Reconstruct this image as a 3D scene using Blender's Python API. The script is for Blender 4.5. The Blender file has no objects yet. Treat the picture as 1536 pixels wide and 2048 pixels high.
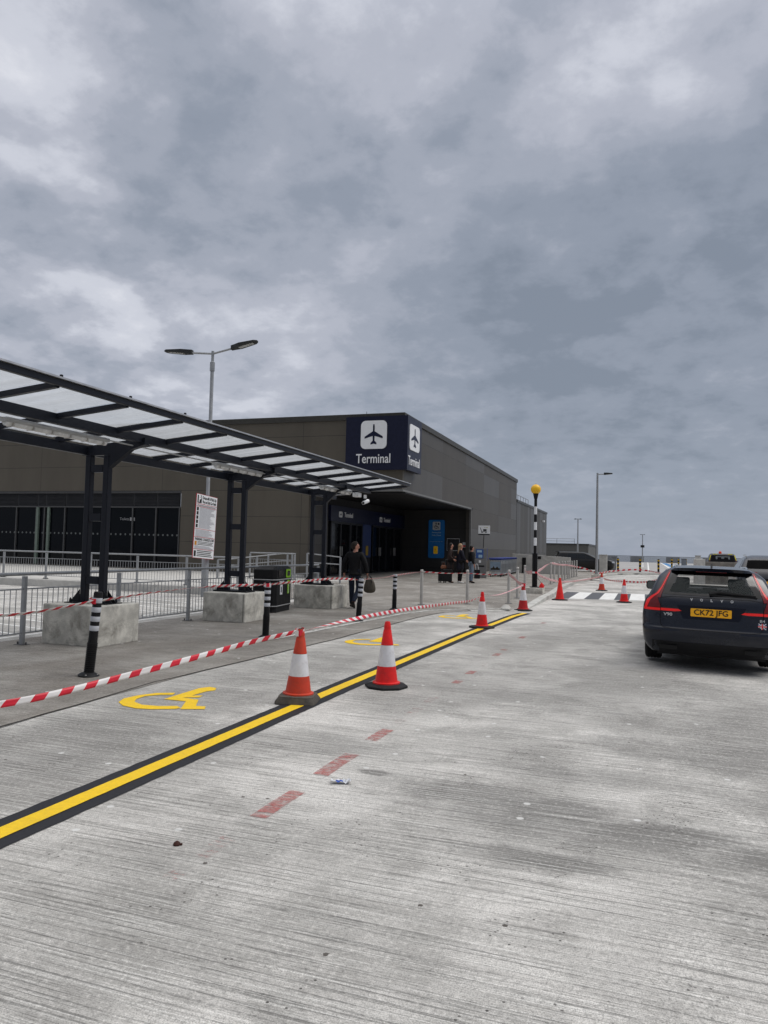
import bpy, bmesh, math, random
from mathutils import Vector, Matrix
rad=math.radians
S=bpy.context.scene; COL=S.collection
# ---------------- camera
cam=bpy.data.cameras.new("camera"); co=bpy.data.objects.new("camera",cam); COL.objects.link(co); S.camera=co
cam.sensor_fit='VERTICAL'; cam.sensor_height=24; cam.lens=24*1478/2048; cam.clip_end=5000; cam.clip_start=.05
YAW,PIT,ROL=rad(19.403),rad(2.820),rad(1.364)
fw=Vector((-math.sin(YAW)*math.cos(PIT),math.cos(YAW)*math.cos(PIT),math.sin(PIT)))
rt=Vector((math.cos(YAW),math.sin(YAW),0)); up=rt.cross(fw)
r2=rt*math.cos(ROL)+up*math.sin(ROL); u2=up*math.cos(ROL)-rt*math.sin(ROL)
M=Matrix((r2,u2,-fw)).transposed().to_4x4(); M.translation=(0,0,1.6); co.matrix_world=M
# ---------------- light
S.view_settings.view_transform='Standard'; S.view_settings.look='None'; S.view_settings.exposure=0.0; S.view_settings.gamma=1
SUN_EL,SUN_AZ=rad(56),rad(68)     # azimuth from +Y clockwise
sl=bpy.data.lights.new("sun",'SUN'); sl.energy=1.5; sl.angle=rad(35); sl.color=(1,.97,.93)
so=bpy.data.objects.new("sun",sl); COL.objects.link(so)
sd=Vector((math.sin(SUN_AZ)*math.cos(SUN_EL),math.cos(SUN_AZ)*math.cos(SUN_EL),math.sin(SUN_EL)))
so.rotation_euler=(-sd).to_track_quat('-Z','Y').to_euler()
W=bpy.data.worlds.new("World"); S.world=W; W.use_nodes=True
nt=W.node_tree; nt.nodes.clear()
class NB:
    "small node builder"
    def __init__(s,nt): s.nt=nt
    def n(s,t,ins=None,**kw):
        x=s.nt.nodes.new(t)
        for k,v in kw.items(): setattr(x,k,v)
        for k,v in (ins or {}).items():
            if isinstance(v,bpy.types.NodeSocket): s.nt.links.new(v,x.inputs[k])
            else: x.inputs[k].default_value=v
        return x
    def m(s,op,a,b=0.,c=0.,clamp=False): return s.n('ShaderNodeMath',{0:a,1:b,2:c},operation=op,use_clamp=clamp).outputs[0]
    def vm(s,op,a,b=(0,0,0)): return s.n('ShaderNodeVectorMath',{0:a,1:b},operation=op)
    def mr(s,v,a,b,c=0.,d=1.,smooth=True):
        return s.n('ShaderNodeMapRange',{'Value':v,'From Min':a,'From Max':b,'To Min':c,'To Max':d},interpolation_type='SMOOTHSTEP' if smooth else 'LINEAR').outputs[0]
    def mix(s,f,a,b):
        x=s.nt.nodes.new('ShaderNodeMix'); x.data_type='RGBA'
        for i,v in ((0,f),(6,a),(7,b)):
            if isinstance(v,bpy.types.NodeSocket): s.nt.links.new(v,x.inputs[i])
            else: x.inputs[i].default_value=v if i==0 or len(v)==4 else (*v,1)
        return x.outputs[2]
    def noise(s,vec,scale,detail=4,rough=.5,dist=0.):
        return s.n('ShaderNodeTexNoise',{'Vector':vec,'Scale':scale,'Detail':detail,'Roughness':rough,'Distortion':dist}).outputs[0]
def srgb(r,g,b):
    f=lambda c:((c/255+.055)/1.055)**2.4 if c>10 else c/255/12.92
    return (f(r),f(g),f(b),1)
b=NB(nt)
dirv=b.n('ShaderNodeTexCoord').outputs['Generated']
sep=b.n('ShaderNodeSeparateXYZ',{0:dirv}); dz=sep.outputs[2]
zz=b.m('MAXIMUM',b.m('ADD',dz,.30),.05)
px_=b.m('DIVIDE',sep.outputs[0],zz); py_=b.m('DIVIDE',sep.outputs[1],zz)
pv=b.n('ShaderNodeCombineXYZ',{0:px_,1:py_,2:0.}).outputs[0]
big=b.noise(pv,1.5,7,.55,.15); med=b.noise(b.vm('ADD',pv,(7.3,2.1,0)).outputs[0],3.6,8,.52,.15); fine=b.noise(b.vm('ADD',pv,(1.3,8.1,0)).outputs[0],8.5,8,.62,.1)
v=b.m('ADD',b.m('MULTIPLY',big,.26),b.m('ADD',b.m('MULTIPLY',med,.46),b.m('MULTIPLY',fine,.28)))
v=b.m('ADD',b.m('MULTIPLY',b.m('SUBTRACT',v,.5),.88),.532)
def blob(d,width,amp):
    global v
    c=b.vm('DOT_PRODUCT',dirv,d).outputs[1]
    v=b.m('ADD',v,b.m('MULTIPLY',b.m('MULTIPLY',b.mr(c,math.cos(rad(width*1.15)),1.0),amp),b.mr(med,.36,.62,.25,1.25)))
BLOBS=[]
BLOBS=[((-.60,.632,.500),4,.07),((-.023,.854,.52),5,.02),((.049,.87,.49),4,.04),((-.272,.837,.474),5,.09),((-.311,.861,.402),6,.05),((-.522,.812,.263),13,.09),((-.685,.652,.324),8,.03),((-.303,.74,.601),22,.06),((.0,.80,.6),14,.06),((-.463,.762,.453),10,-.07),((.063,.966,.251),20,-.10),((-.12,.93,.34),24,-.05),((-.394,.868,.302),12,-.06),((-.513,.677,.528),8,-.04),((.099,.886,.453),9,-.03),((-.113,.924,.366),12,-.05)]
for d,w,a in BLOBS: blob(d,w,a)
cr=b.n('ShaderNodeValToRGB',{0:v}); e=cr.color_ramp; e.interpolation='EASE'
for i,(p,c) in enumerate([(.36,(132,141,155)),(.44,(147,155,169)),(.51,(164,170,183)),(.58,(182,186,198)),(.67,(208,211,221)),(.80,(238,239,245))]):
    el=e.elements[i] if i<2 else e.elements.new(p)
    el.position=p; el.color=srgb(*c)
low=b.mr(dz,.0,.17)
col=b.mix(low,b.mix(.62,cr.outputs[0],srgb(156,165,181)),cr.outputs[0])
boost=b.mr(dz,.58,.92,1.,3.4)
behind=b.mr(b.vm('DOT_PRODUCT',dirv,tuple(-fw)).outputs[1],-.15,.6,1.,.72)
col=b.mix(b.mr(dz,.6,.9,0.,.75),col,(.44,.42,.395))
lowh=b.mr(dz,-.05,0.)
col=b.mix(lowh,(.16,.16,.16),col)
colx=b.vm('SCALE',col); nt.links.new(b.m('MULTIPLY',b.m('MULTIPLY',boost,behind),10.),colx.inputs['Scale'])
sky=b.n('ShaderNodeTexSky',sky_type='NISHITA',sun_disc=False,sun_elevation=SUN_EL,sun_rotation=SUN_AZ)
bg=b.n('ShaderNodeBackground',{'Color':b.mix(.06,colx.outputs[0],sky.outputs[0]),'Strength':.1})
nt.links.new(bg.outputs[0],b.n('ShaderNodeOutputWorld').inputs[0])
# ---------------- materials
MATS={}
def newmat(name):
    m=bpy.data.materials.new(name); m.use_nodes=True; t=m.node_tree; p=t.nodes['Principled BSDF']; MATS[name]=m
    return m,NB(t),p,t
def setp(t,p,k,v):
    if isinstance(v,bpy.types.NodeSocket): t.links.new(v,p.inputs[k])
    else: p.inputs[k].default_value=v
def mat(name,c,rough=.6,metal=0.,var=.12,scale=6.,emit=None,estr=1.,bump=0.,alpha=None,trans=0.,ior=1.45,coat=0.,dirt=None,dscale=3.):
    if name in MATS: return MATS[name]
    m,b,p,t=newmat(name); c=(*c[:3],1)
    tc=b.n('ShaderNodeTexCoord').outputs['Object']
    nz=b.noise(tc,scale,6,.6)
    f=b.mr(nz,.3,.7,0,1)
    lo=tuple(x*(1-var) for x in c[:3]); hi=tuple(min(1,x*(1+var)) for x in c[:3])
    cc=b.mix(f,lo,hi)
    if dirt:
        d=b.mr(b.noise(tc,dscale,8,.7,.5),.45,.72); cc=b.mix(b.m('MULTIPLY',d,dirt[3] if len(dirt)>3 else .6),cc,dirt[:3])
    setp(t,p,'Base Color',cc)
    setp(t,p,'Roughness',b.mr(nz,.3,.7,max(0,rough-.06),min(1,rough+.06)))
    setp(t,p,'Metallic',metal); p.inputs['IOR'].default_value=ior
    if max(c[:3])<.06 and not coat and rough>.15: p.inputs['Specular IOR Level'].default_value=.22
    if coat: p.inputs['Coat Weight'].default_value=coat; p.inputs['Coat Roughness'].default_value=.04
    if emit: p.inputs['Emission Color'].default_value=(*emit[:3],1); p.inputs['Emission Strength'].default_value=estr
    if alpha is not None: p.inputs['Alpha'].default_value=alpha
    if trans: p.inputs['Transmission Weight'].default_value=trans
    if bump:
        bn=b.n('ShaderNodeBump',{'Strength':bump,'Distance':.01,'Height':b.noise(tc,scale*12,4,.6)}); setp(t,p,'Normal',bn.outputs[0])
    return m
def concrete_ground(name,base,dark,light,streak=.5,patches=(),speck=True,brown=None):
    m,b,p,t=newmat(name)
    tc=b.n('ShaderNodeTexCoord').outputs['Object']
    def st(sx,sy,det=3,rough=.5,off=0.): return b.noise(b.vm('ADD',b.vm('MULTIPLY',tc,(sx,sy,1)).outputs[0],(off,off*1.7,0)).outputs[0],1.,det,rough,.0)
    s1=st(.55,62,5,.72); s2=st(1.3,120,3,.6,5.); s3=st(.35,22,3,.6,9.)
    area=b.noise(tc,.55,7,.62,.4); area2=b.noise(tc,1.6,8,.68,.8); grain=b.noise(tc,150,3,.8); gr2=b.noise(tc,38,5,.8); patch=b.noise(tc,2.6,6,.75)
    lines=b.m('MULTIPLY',b.mr(s1,.53,.63),b.mr(patch,.34,.6,.3,1.))
    cc=b.mix(b.mr(area,.36,.64),dark,light)
    cc=b.mix(b.m('MULTIPLY',b.mr(area2,.46,.66),.5),cc,tuple(x*.66 for x in dark[:3]))
    if brown: cc=b.mix(b.m('MULTIPLY',b.mr(b.noise(tc,.9,6,.6,.3),.42,.66),.6),cc,brown)
    pm=None
    sp=b.n('ShaderNodeSeparateXYZ',{0:tc})
    for (x,y,rx,ry,a) in patches:
        dx=b.m('DIVIDE',b.m('SUBTRACT',sp.outputs[0],x),rx); dy=b.m('DIVIDE',b.m('SUBTRACT',sp.outputs[1],y),ry)
        d=b.m('SQRT',b.m('ADD',b.m('MULTIPLY',dx,dx),b.m('MULTIPLY',dy,dy)))
        d=b.m('ADD',d,b.m('MULTIPLY',b.m('SUBTRACT',patch,.5),2.4))
        k=b.m('MINIMUM',b.m('MULTIPLY',b.mr(d,1.35,.4),a*1.05),.85)
        pm=k if pm is None else b.m('MAXIMUM',pm,k)
    if pm is not None: cc=b.mix(pm,cc,tuple(x*.36 for x in dark[:3]))
    cc=b.mix(b.m('MULTIPLY',b.mr(s3,.46,.64),.22),cc,tuple(x*.6 for x in dark[:3]))
    cc=b.mix(b.m('MULTIPLY',b.mr(s2,.5,.64),.45*streak),cc,tuple(min(1,x*1.4) for x in light[:3]))
    cc=b.mix(b.m('MULTIPLY',lines,streak),cc,tuple(x*.40 for x in dark[:3]))
    cc=b.mix(b.m('MULTIPLY',b.mr(grain,.48,.6),.7),cc,tuple(x*.5 for x in dark[:3]))
    cc=b.mix(b.m('MULTIPLY',b.mr(gr2,.53,.66),.35),cc,tuple(min(1,x*1.3) for x in light[:3]))
    cc=b.mix(b.m('MULTIPLY',b.mr(gr2,.48,.36),.5),cc,tuple(x*.5 for x in dark[:3]))
    if speck:
        vo=b.n('ShaderNodeTexVoronoi',{'Vector':tc,'Scale':1.7,'Randomness':1.},voronoi_dimensions='2D'); 
        rr=b.n('ShaderNodeSeparateColor',{0:vo.outputs['Color']})
        dd=b.m('ADD',vo.outputs['Distance'],b.m('MULTIPLY',b.m('SUBTRACT',gr2,.5),.05))
        wspk=b.m('MULTIPLY',b.m('LESS_THAN',dd,.036),b.m('GREATER_THAN',rr.outputs[0],.72))
        cc=b.mix(wspk,cc,(.62,.62,.60))
        vo2=b.n('ShaderNodeTexVoronoi',{'Vector':b.vm('ADD',tc,(3.3,1.2,0)).outputs[0],'Scale':2.0},voronoi_dimensions='2D'); r3=b.n('ShaderNodeSeparateColor',{0:vo2.outputs['Color']})
        cc=b.mix(b.m('MULTIPLY',b.m('LESS_THAN',b.m('ADD',vo2.outputs['Distance'],b.m('MULTIPLY',b.m('SUBTRACT',gr2,.5),.06)),.022),b.m('GREATER_THAN',r3.outputs[1],.84)),cc,(.10,.09,.08))
        vo3=b.n('ShaderNodeTexVoronoi',{'Vector':tc,'Scale':22.},voronoi_dimensions='2D'); r4=b.n('ShaderNodeSeparateColor',{0:vo3.outputs['Color']})
        cc=b.mix(b.m('MULTIPLY',b.m('MULTIPLY',b.m('LESS_THAN',vo3.outputs['Distance'],.13),b.m('GREATER_THAN',r4.outputs[2],.75)),b.mr(area2,.5,.6)),cc,(.08,.075,.07))
    setp(t,p,'Base Color',cc); setp(t,p,'Roughness',b.mr(area2,.3,.7,.72,.92)); p.inputs['Specular IOR Level'].default_value=.35
    h=b.m('SUBTRACT',b.m('MULTIPLY',grain,.3),b.m('ADD',b.m('MULTIPLY',lines,.8),b.m('MULTIPLY',b.mr(s2,.4,.6),-.3)))
    bn=b.n('ShaderNodeBump',{'Strength':.7,'Distance':.006,'Height':h}); setp(t,p,'Normal',bn.outputs[0])
    return m
# ---------------- mesh helpers
class MB:
    def __init__(s): s.v=[]; s.f=[]; s.mi=[]; s.mats=[]; s.cur=0; s.M=None
    def mat(s,m):
        if m not in s.mats: s.mats.append(m)
        s.cur=s.mats.index(m); return s
    def addv(s,p):
        p=Vector(p)
        if s.M is not None: p=s.M@p
        s.v.append(p); return len(s.v)-1
    def face(s,idx): s.f.append(tuple(idx)); s.mi.append(s.cur)
    def quad(s,*ps): s.face([s.addv(p) for p in ps])
    def box(s,x0,y0,z0,x1,y1,z1):
        i=[s.addv(p) for p in ((x0,y0,z0),(x1,y0,z0),(x1,y1,z0),(x0,y1,z0),(x0,y0,z1),(x1,y0,z1),(x1,y1,z1),(x0,y1,z1))]
        for f in ((3,2,1,0),(4,5,6,7),(0,1,5,4),(1,2,6,5),(2,3,7,6),(3,0,4,7)): s.face([i[k] for k in f])
        return s
    def obox(s,a,b_,w,h,upv=(0,0,1)):
        "bar of width w, height h between a and b"
        a=Vector(a);b_=Vector(b_);d=(b_-a).normalized();u=Vector(upv)
        if abs(d.dot(u))>.99: u=Vector((0,1,0))
        r=d.cross(u).normalized();u=r.cross(d)
        i=[]
        for c in (a,b_):
            for sx,sz in ((-1,-1),(1,-1),(1,1),(-1,1)): i.append(s.addv(c+r*w/2*sx+u*h/2*sz))
        for f in ((0,1,2,3),(7,6,5,4),(0,4,5,1),(1,5,6,2),(2,6,7,3),(3,7,4,0)): s.face([i[k] for k in f])
        return s
    def tube(s,pts,r,n=8,cap=True):
        pts=[Vector(p) for p in pts]; rings=[]; rr=r if isinstance(r,(list,tuple)) else [r]*len(pts)
        pu=None
        for k,p in enumerate(pts):
            d=(pts[min(k+1,len(pts)-1)]-pts[max(k-1,0)]).normalized()
            if pu is None: pu=Vector((0,0,1)) if abs(d.z)<.9 else Vector((1,0,0))
            a=d.cross(pu).normalized(); c=a.cross(d).normalized(); pu=c
            rings.append([s.addv(p+(a*math.cos(2*math.pi*j/n)+c*math.sin(2*math.pi*j/n))*rr[k]) for j in range(n)])
        for A,B in zip(rings,rings[1:]):
            for j in range(n): s.face((A[j],A[(j+1)%n],B[(j+1)%n],B[j]))
        if cap: s.face(rings[0][::-1]); s.face(rings[-1])
        return s
    def lathe(s,prof,n=24,c=(0,0,0),axis='z',cap=True):
        c=Vector(c); rings=[]
        for r,h in prof:
            ring=[]
            for j in range(n):
                a=2*math.pi*j/n; x,y=r*math.cos(a),r*math.sin(a)
                p=(x,y,h) if axis=='z' else ((h,x,y) if axis=='x' else (x,h,y))
                ring.append(s.addv(c+Vector(p)))
            rings.append(ring)
        for A,B in zip(rings,rings[1:]):
            for j in range(n): s.face((A[j],A[(j+1)%n],B[(j+1)%n],B[j]))
        if cap: s.face(rings[0][::-1]); s.face(rings[-1])
        return s
    def prism(s,poly,o,ux,uy,depth):
        "polygon (list of 2D) placed at o with axes ux, uy, extruded by depth along ux x uy"
        o=Vector(o);ux=Vector(ux);uy=Vector(uy);n=ux.cross(uy).normalized()
        a=[s.addv(o+ux*x+uy*y) for x,y in poly]; b_=[s.addv(o+ux*x+uy*y+n*depth) for x,y in poly]
        s.face(a[::-1]); s.face(b_); k=len(poly)
        for j in range(k): s.face((a[j],a[(j+1)%k],b_[(j+1)%k],b_[j]))
        return s
    def islands(s):
        par=list(range(len(s.v)))
        def fd(i):
            while par[i]!=i: par[i]=par[par[i]]; i=par[i]
            return i
        for f in s.f:
            for k in f[1:]: par[fd(k)]=fd(f[0])
        g={}
        for n,f in enumerate(s.f): g.setdefault(fd(f[0]),[]).append(n)
        out=[]
        for fs in g.values():
            q=MB(); q.mats=s.mats; mp={}
            for n in fs:
                idx=[]
                for k in s.f[n]:
                    if k not in mp: mp[k]=len(q.v); q.v.append(s.v[k])
                    idx.append(mp[k])
                q.f.append(tuple(idx)); q.mi.append(s.mi[n])
            out.append(q)
        return out
    def build(s,name,m=None,parent=None,smooth=False,bevel=0.,kind=None,ang=35,seg=2,split=False):
        if split:
            r=[q.build(name,m,parent,smooth,bevel,kind,ang,seg) for q in s.islands()]
            return r[0]
        me=bpy.data.meshes.new(name); me.from_pydata(s.v,[],s.f)
        ms=s.mats if s.mats else [m]
        for x in ms: me.materials.append(x)
        if s.mats:
            for pl,k in zip(me.polygons,s.mi): pl.material_index=k
        bm=bmesh.new(); bm.from_mesh(me); bmesh.ops.recalc_face_normals(bm,faces=bm.faces); bm.to_mesh(me); bm.free()
        if smooth:
            for pl in me.polygons: pl.use_smooth=True
            me.set_sharp_from_angle(angle=rad(ang))
        o=bpy.data.objects.new(name,me); COL.objects.link(o)
        if bevel: 
            bv=o.modifiers.new('bevel','BEVEL'); bv.width=bevel; bv.segments=seg; bv.limit_method='ANGLE'; bv.angle_limit=rad(40)
        if parent is not None: o.parent=parent
        if kind: o['kind']=kind
        return o
def tag(o,label,cat,group=None):
    o['label']=label; o['category']=cat
    if group: o['group']=group
    return o
def empty(name,loc,rz=0,label=None,cat=None,group=None):
    o=bpy.data.objects.new(name,None); COL.objects.link(o); o.location=loc; o.rotation_euler=(0,0,rz); o.empty_display_size=.1
    if label: tag(o,label,cat,group)
    return o
def dup(root,loc,rz=None,label=None,group=None):
    def cp(o,par):
        c=o.copy(); COL.objects.link(c)
        if par is not None: c.parent=par
        for ch in kids.get(o.name,[]): cp(ch,c)
        return c
    kids={}
    def walk(o):
        kids[o.name]=list(o.children)
        for c in o.children: walk(c)
    walk(root)
    r=cp(root,None); r.location=loc
    if rz is not None: r.rotation_euler=(0,0,rz)
    if label: r['label']=label
    if group: r['group']=group
    return r
def text(s_,size,o,ux,uy,m,parent=None,name='lettering',depth=.004,bold=0.,width=None,align='CENTER',label=None):
    cu=bpy.data.curves.new('t','FONT'); cu.body=s_; cu.size=size; cu.align_x=align; cu.align_y='CENTER'; cu.extrude=depth/2; cu.offset=bold; cu.resolution_u=3
    to=bpy.data.objects.new('t',cu); COL.objects.link(to); dg=bpy.context.evaluated_depsgraph_get(); 
    me=bpy.data.meshes.new_from_object(to.evaluated_get(dg)); bpy.data.objects.remove(to)
    xs=[v.co.x for v in me.vertices]; k=1. if not width or not xs else width/(max(xs)-min(xs))
    ux=Vector(ux).normalized();uy=Vector(uy).normalized();n=ux.cross(uy)
    M=Matrix((ux*k,uy,n)).transposed().to_4x4(); M.translation=Vector(o)
    me.transform(M); me.materials.clear(); me.materials.append(m); me.name=name
    ob=bpy.data.objects.new(name,me); COL.objects.link(ob)
    if parent is not None: ob.parent=parent
    if label: ob['label']=label
    return ob
def rrect(w,h,r,n=5):
    o=[]
    for cx,cy,a0 in ((w/2-r,h/2-r,0),(-w/2+r,h/2-r,90),(-w/2+r,-h/2+r,180),(w/2-r,-h/2+r,270)):
        for k in range(n+1):
            a=rad(a0+90*k/n); o.append((cx+r*math.cos(a),cy+r*math.sin(a)))
    return o
def smooth01(t): t=max(0,min(1,t)); return t*t*(3-2*t)
def lerp_curve(pts,y):
    if y<=pts[0][0]: return pts[0][1]
    for (a,fa),(c,fc) in zip(pts,pts[1:]):
        if y<=c: return fa+(fc-fa)*(y-a)/(c-a)
    return pts[-1][1]
def zr(x,y=0): return -.018*max(0,min(4,x))*(1-smooth01((y-14)/6))     # road crossfall
def zp(y): return .006+.124*smooth01((y-19.5)/7)                        # pavement level
# ---------------- common materials
WHITE=mat('white paint',(.80,.80,.77),.6,dirt=(.45,.44,.42,.5)); YEL=mat('yellow paint',(.92,.60,.006),.5,var=.06,scale=40,dirt=(.62,.42,.03,.35),bump=.5); BLKP=mat('black road paint',(.022,.023,.027),.6,var=.15,scale=30)
GALV=mat('galvanised steel',(.33,.34,.35),.5,.5,var=.08,scale=5); STEEL=mat('brushed steel',(.50,.49,.465),.4,.45,var=.1)
NAVY=mat('navy painted steel',(.013,.015,.022),.42,var=.1); BLACK=mat('black plastic',(.012,.012,.013),.5); BLKG=mat('glossy black',(.008,.008,.009),.2)
CONC=mat('concrete block',(.58,.56,.50),.85,var=.25,scale=4,bump=.6,dirt=(.17,.155,.13,.85),dscale=2.2)
CONCL=mat('pale concrete',(.52,.51,.48),.85,var=.14,scale=2,bump=.4,dirt=(.26,.25,.24,.5),dscale=2.)
KERB=mat('kerb concrete',(.50,.50,.47),.85,var=.15,scale=3,bump=.4,dirt=(.24,.23,.21,.6),dscale=4.)
RED=mat('cone red',(.75,.012,.012),.42,var=.08,dirt=(.30,.02,.02,.4),dscale=11); REDO=mat('cone faded red',(.55,.045,.016),.5,var=.12,dirt=(.25,.05,.03,.5),dscale=9)
REFW=mat('reflective white sleeve',(.72,.72,.74),.35,var=.06,dirt=(.45,.43,.42,.45),dscale=14)
RUB=mat('rubber',(.02,.02,.021),.7,var=.2); RUBD=mat('dirty rubber',(.085,.075,.062),.8,var=.25,scale=20,bump=.4)
# ---------------- the ground
ROADM=concrete_ground('broomed road concrete',(.3,.3,.3),(.37,.36,.337),(.74,.72,.68),.75,
  patches=((-4.3,9,.8,7.,.4),(-4.2,4.6,1.0,1.2,.5),(1.,6.6,1.6,.6,.6),(-.2,4.55,1.3,.3,.6),(-1.8,5.05,.12,.06,1.),(-1,9.5,3,2.6,.4),(1.5,8,2,1.2,.5),(-4.4,5.3,1.0,.35,.55),(-4.2,8.6,.8,1.6,.4),(-1.5,14,1.2,4,.4),(.5,18,1.5,3,.35),(1.1,4.9,.5,.25,.6),(-.3,5.6,.9,.25,.5),(-3.1,4.9,.6,.3,.4),(-1.1,4.9,.55,.28,.7),(-.55,4.75,.5,.34,.75),(.1,4.6,.5,.26,.9),(.8,4.45,.7,.26,.85),(.8,4.0,.4,.12,.6),(-.5,4.0,.4,.14,.7),(1.0,5.4,.5,.35,.5),(-2.6,5.6,1.1,.35,.42),(-3.9,5.4,1.2,.6,.42),(-1.0,5.9,.6,.3,.35),(-1.4,10.2,.7,1.6,.35),(.6,7.2,1.4,.6,.35),(1.2,12.8,1.6,1.8,.55),(-.6,9,.5,1.6,.25)))
PAVM=concrete_ground('worn pavement concrete',(.3,.3,.3),(.25,.232,.207),(.43,.41,.375),.5,patches=((-7,12,1.2,2,.4),(-6.6,16,1,1,.35),(-5.6,11,.5,2.,.35)),speck=True,brown=(.175,.152,.128))
def sheet(name,xs,ys,zf,m,xf=None):
    mb=MB(); idx={}
    for j,y in enumerate(ys):
        for i,x in enumerate(xs):
            X=xf(x,y) if xf else x; idx[i,j]=mb.addv((X,y,zf(X,y)))
    for j in range(len(ys)-1):
        for i in range(len(xs)-1): mb.face((idx[i,j],idx[i+1,j],idx[i+1,j+1],idx[i,j+1]))
    return mb.build(name,m,kind='structure')
sheet('road',[-80,-40,-10,-5,0,1,2,3,4,10,60],[-30,-5,0,5,10,14,15,16,17,18,19,20,30,40,50,64,150.3],lambda x,y:zr(x,y),ROADM)
KX=[(-30,-5.15),(5,-5.15),(7.2,-5.28),(12,-5.05),(17,-4.97),(18.6,-4.8),(19.3,-4.3),(20.1,-3.2),(21,-3.05),(27.6,-3.08),(32.6,-3.3),(39.4,-3.35),(43,-3.15),(46.4,-2.8),(52,-2.65),(55.7,-2.45),(59,-1.7),(61.5,-.6),(62.8,.6),(63.6,2.5),(64.0,5)]
def pav_left(y): return -9.45 if y<20.25 else (-12. if y<26.99 else (-15.3 if y<47 else -10.6))
PY=[-30,0,2,4,6,8,10,12,14,16,18,19,19.6,20.24,20.26,21,22,23,24,25,26,26.98,27.0,28,30,32.25,36,40,44,46.99,47.01,50,53,56,58,60,61,62,62.8,63.6,64]
sheet('pavement',[0,.25,.5,.7,.85,.95,1.],PY,lambda x,y:zp(y),PAVM,xf=lambda u,y:pav_left(y)+(lerp_curve(KX,y)-pav_left(y))*u)
sheet('far_deck',[-60,-10.6,0,5,60],[64.004,80,110,150.3],lambda x,y:.13,mat('far deck concrete',(.36,.355,.345),.85,var=.12,scale=.3,dirt=(.24,.235,.225,.6),dscale=.15))
# kerb stones along the raised edge
mb=MB(); ys=[19.3,19.8,20.1,20.5,21,23,25,27.6,30,32.6,36,39.4,43,46.4,49,52,55.7,57.5,59,60.3,61.5,62.8,63.6,64.0]; prof=[]
for y in ys: prof.append(Vector((lerp_curve(KX,y),y,0)))
prof.append(Vector((60,64.05,0)))
for A,B in zip(prof,prof[1:]):
    for P,Q in ((A,B),):
        d=(Q-P).normalized(); n=Vector((d.y,-d.x,0)); w=.02; wi=.2
        za,zb=zp(P.y)+.012,zp(Q.y)+.012
        o0=P+n*w;o1=Q+n*w;i0=P-n*wi;i1=Q-n*wi
        mb.quad((o0.x,o0.y,-.1),(o1.x,o1.y,-.1),(o1.x,o1.y,zb-.01),(o0.x,o0.y,za-.01))
        mb.quad((o0.x,o0.y,za-.01),(o1.x,o1.y,zb-.01),(Q.x,Q.y,zb),(P.x,P.y,za))
        mb.quad((P.x,P.y,za),(Q.x,Q.y,zb),(i1.x,i1.y,zb),(i0.x,i0.y,za))
        mb.quad((i0.x,i0.y,za),(i1.x,i1.y,zb),(i1.x,i1.y,0),(i0.x,i0.y,0))
mb.build('kerb',KERB,kind='structure')
# joint groove and worn white edge line
def strip(mb,pts,w,z=0.,dz=.004):
    pts=[Vector((*p,0)) for p in pts]
    pr=None
    for k,p in enumerate(pts):
        d=(pts[min(k+1,len(pts)-1)]-pts[max(k-1,0)]).normalized(); n=Vector((-d.y,d.x,0))*w/2
        L=p+n;R=p-n
        zf=lambda q: (zp(q.y) if z=='p' else zr(q.x,q.y))+dz
        a=mb.addv((L.x,L.y,zf(L))); c=mb.addv((R.x,R.y,zf(R)))
        if pr: mb.face((pr[1],c,a,pr[0]))
        pr=(a,c)
mb=MB(); rnd=random.Random(3)
jp=[(lerp_curve(KX,y)+.015*rnd.uniform(-1,1),y) for y in [-4+.45*i for i in range(51)]]
strip(mb,jp,.022,'p',.003); mb.build('joint_groove',mat('joint tar',(.05,.047,.043),.9),kind='structure')
worn,b_,p_,t_=newmat('worn white line')
tc=b_.n('ShaderNodeTexCoord').outputs['Object']
setp(t_,p_,'Base Color',b_.mix(b_.mr(b_.noise(tc,7,8,.75),.42,.6),(.60,.60,.57),(.27,.26,.24))); p_.inputs['Roughness'].default_value=.8
mb=MB(); wl=[(-6.3,6.),(-6.2,8),(-6.07,10.24),(-5.93,12),(-5.8,14),(-5.68,16),(-5.58,17.4),(-5.3,18.6),(-4.9,19.35),(-4.3,20.),(-3.4,20.75)]
strip(mb,wl[2:],.13,'p',.007); mb.build('edge_line',worn,kind='structure')
# yellow line with black border
o=empty('yellow_line_marking',(-3.3,8,0),0,'fresh yellow line with a black border on each side running along the concrete lane','road marking')
def LX(y,off): return lerp_curve([(0,-3.3),(3.2,-3.29),(8,-3.26),(14,-3.17),(18.4,-3.02),(20,-2.85)],y)+off-(-3.3)*0
mb=MB(); ysl=[.5+.5*i for i in range(39)]
mb2=MB(); rq=random.Random(2); strip(mb,[(LX(y,0)+rq.uniform(-.004,.004),y) for y in [.5+.09*i for i in range(212)]],.34,0,.004); strip(mb2,[(LX(y,0)+rq.uniform(-.0018,.0018),y) for y in [.5+.07*i for i in range(272)]],.128,0,.008)
for q in (mb,mb2): q.v=[v-Vector((-3.3,8,0)) for v in q.v]
mb.build('border',BLKP,o); mb2.build('line',YEL,o)
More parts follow.
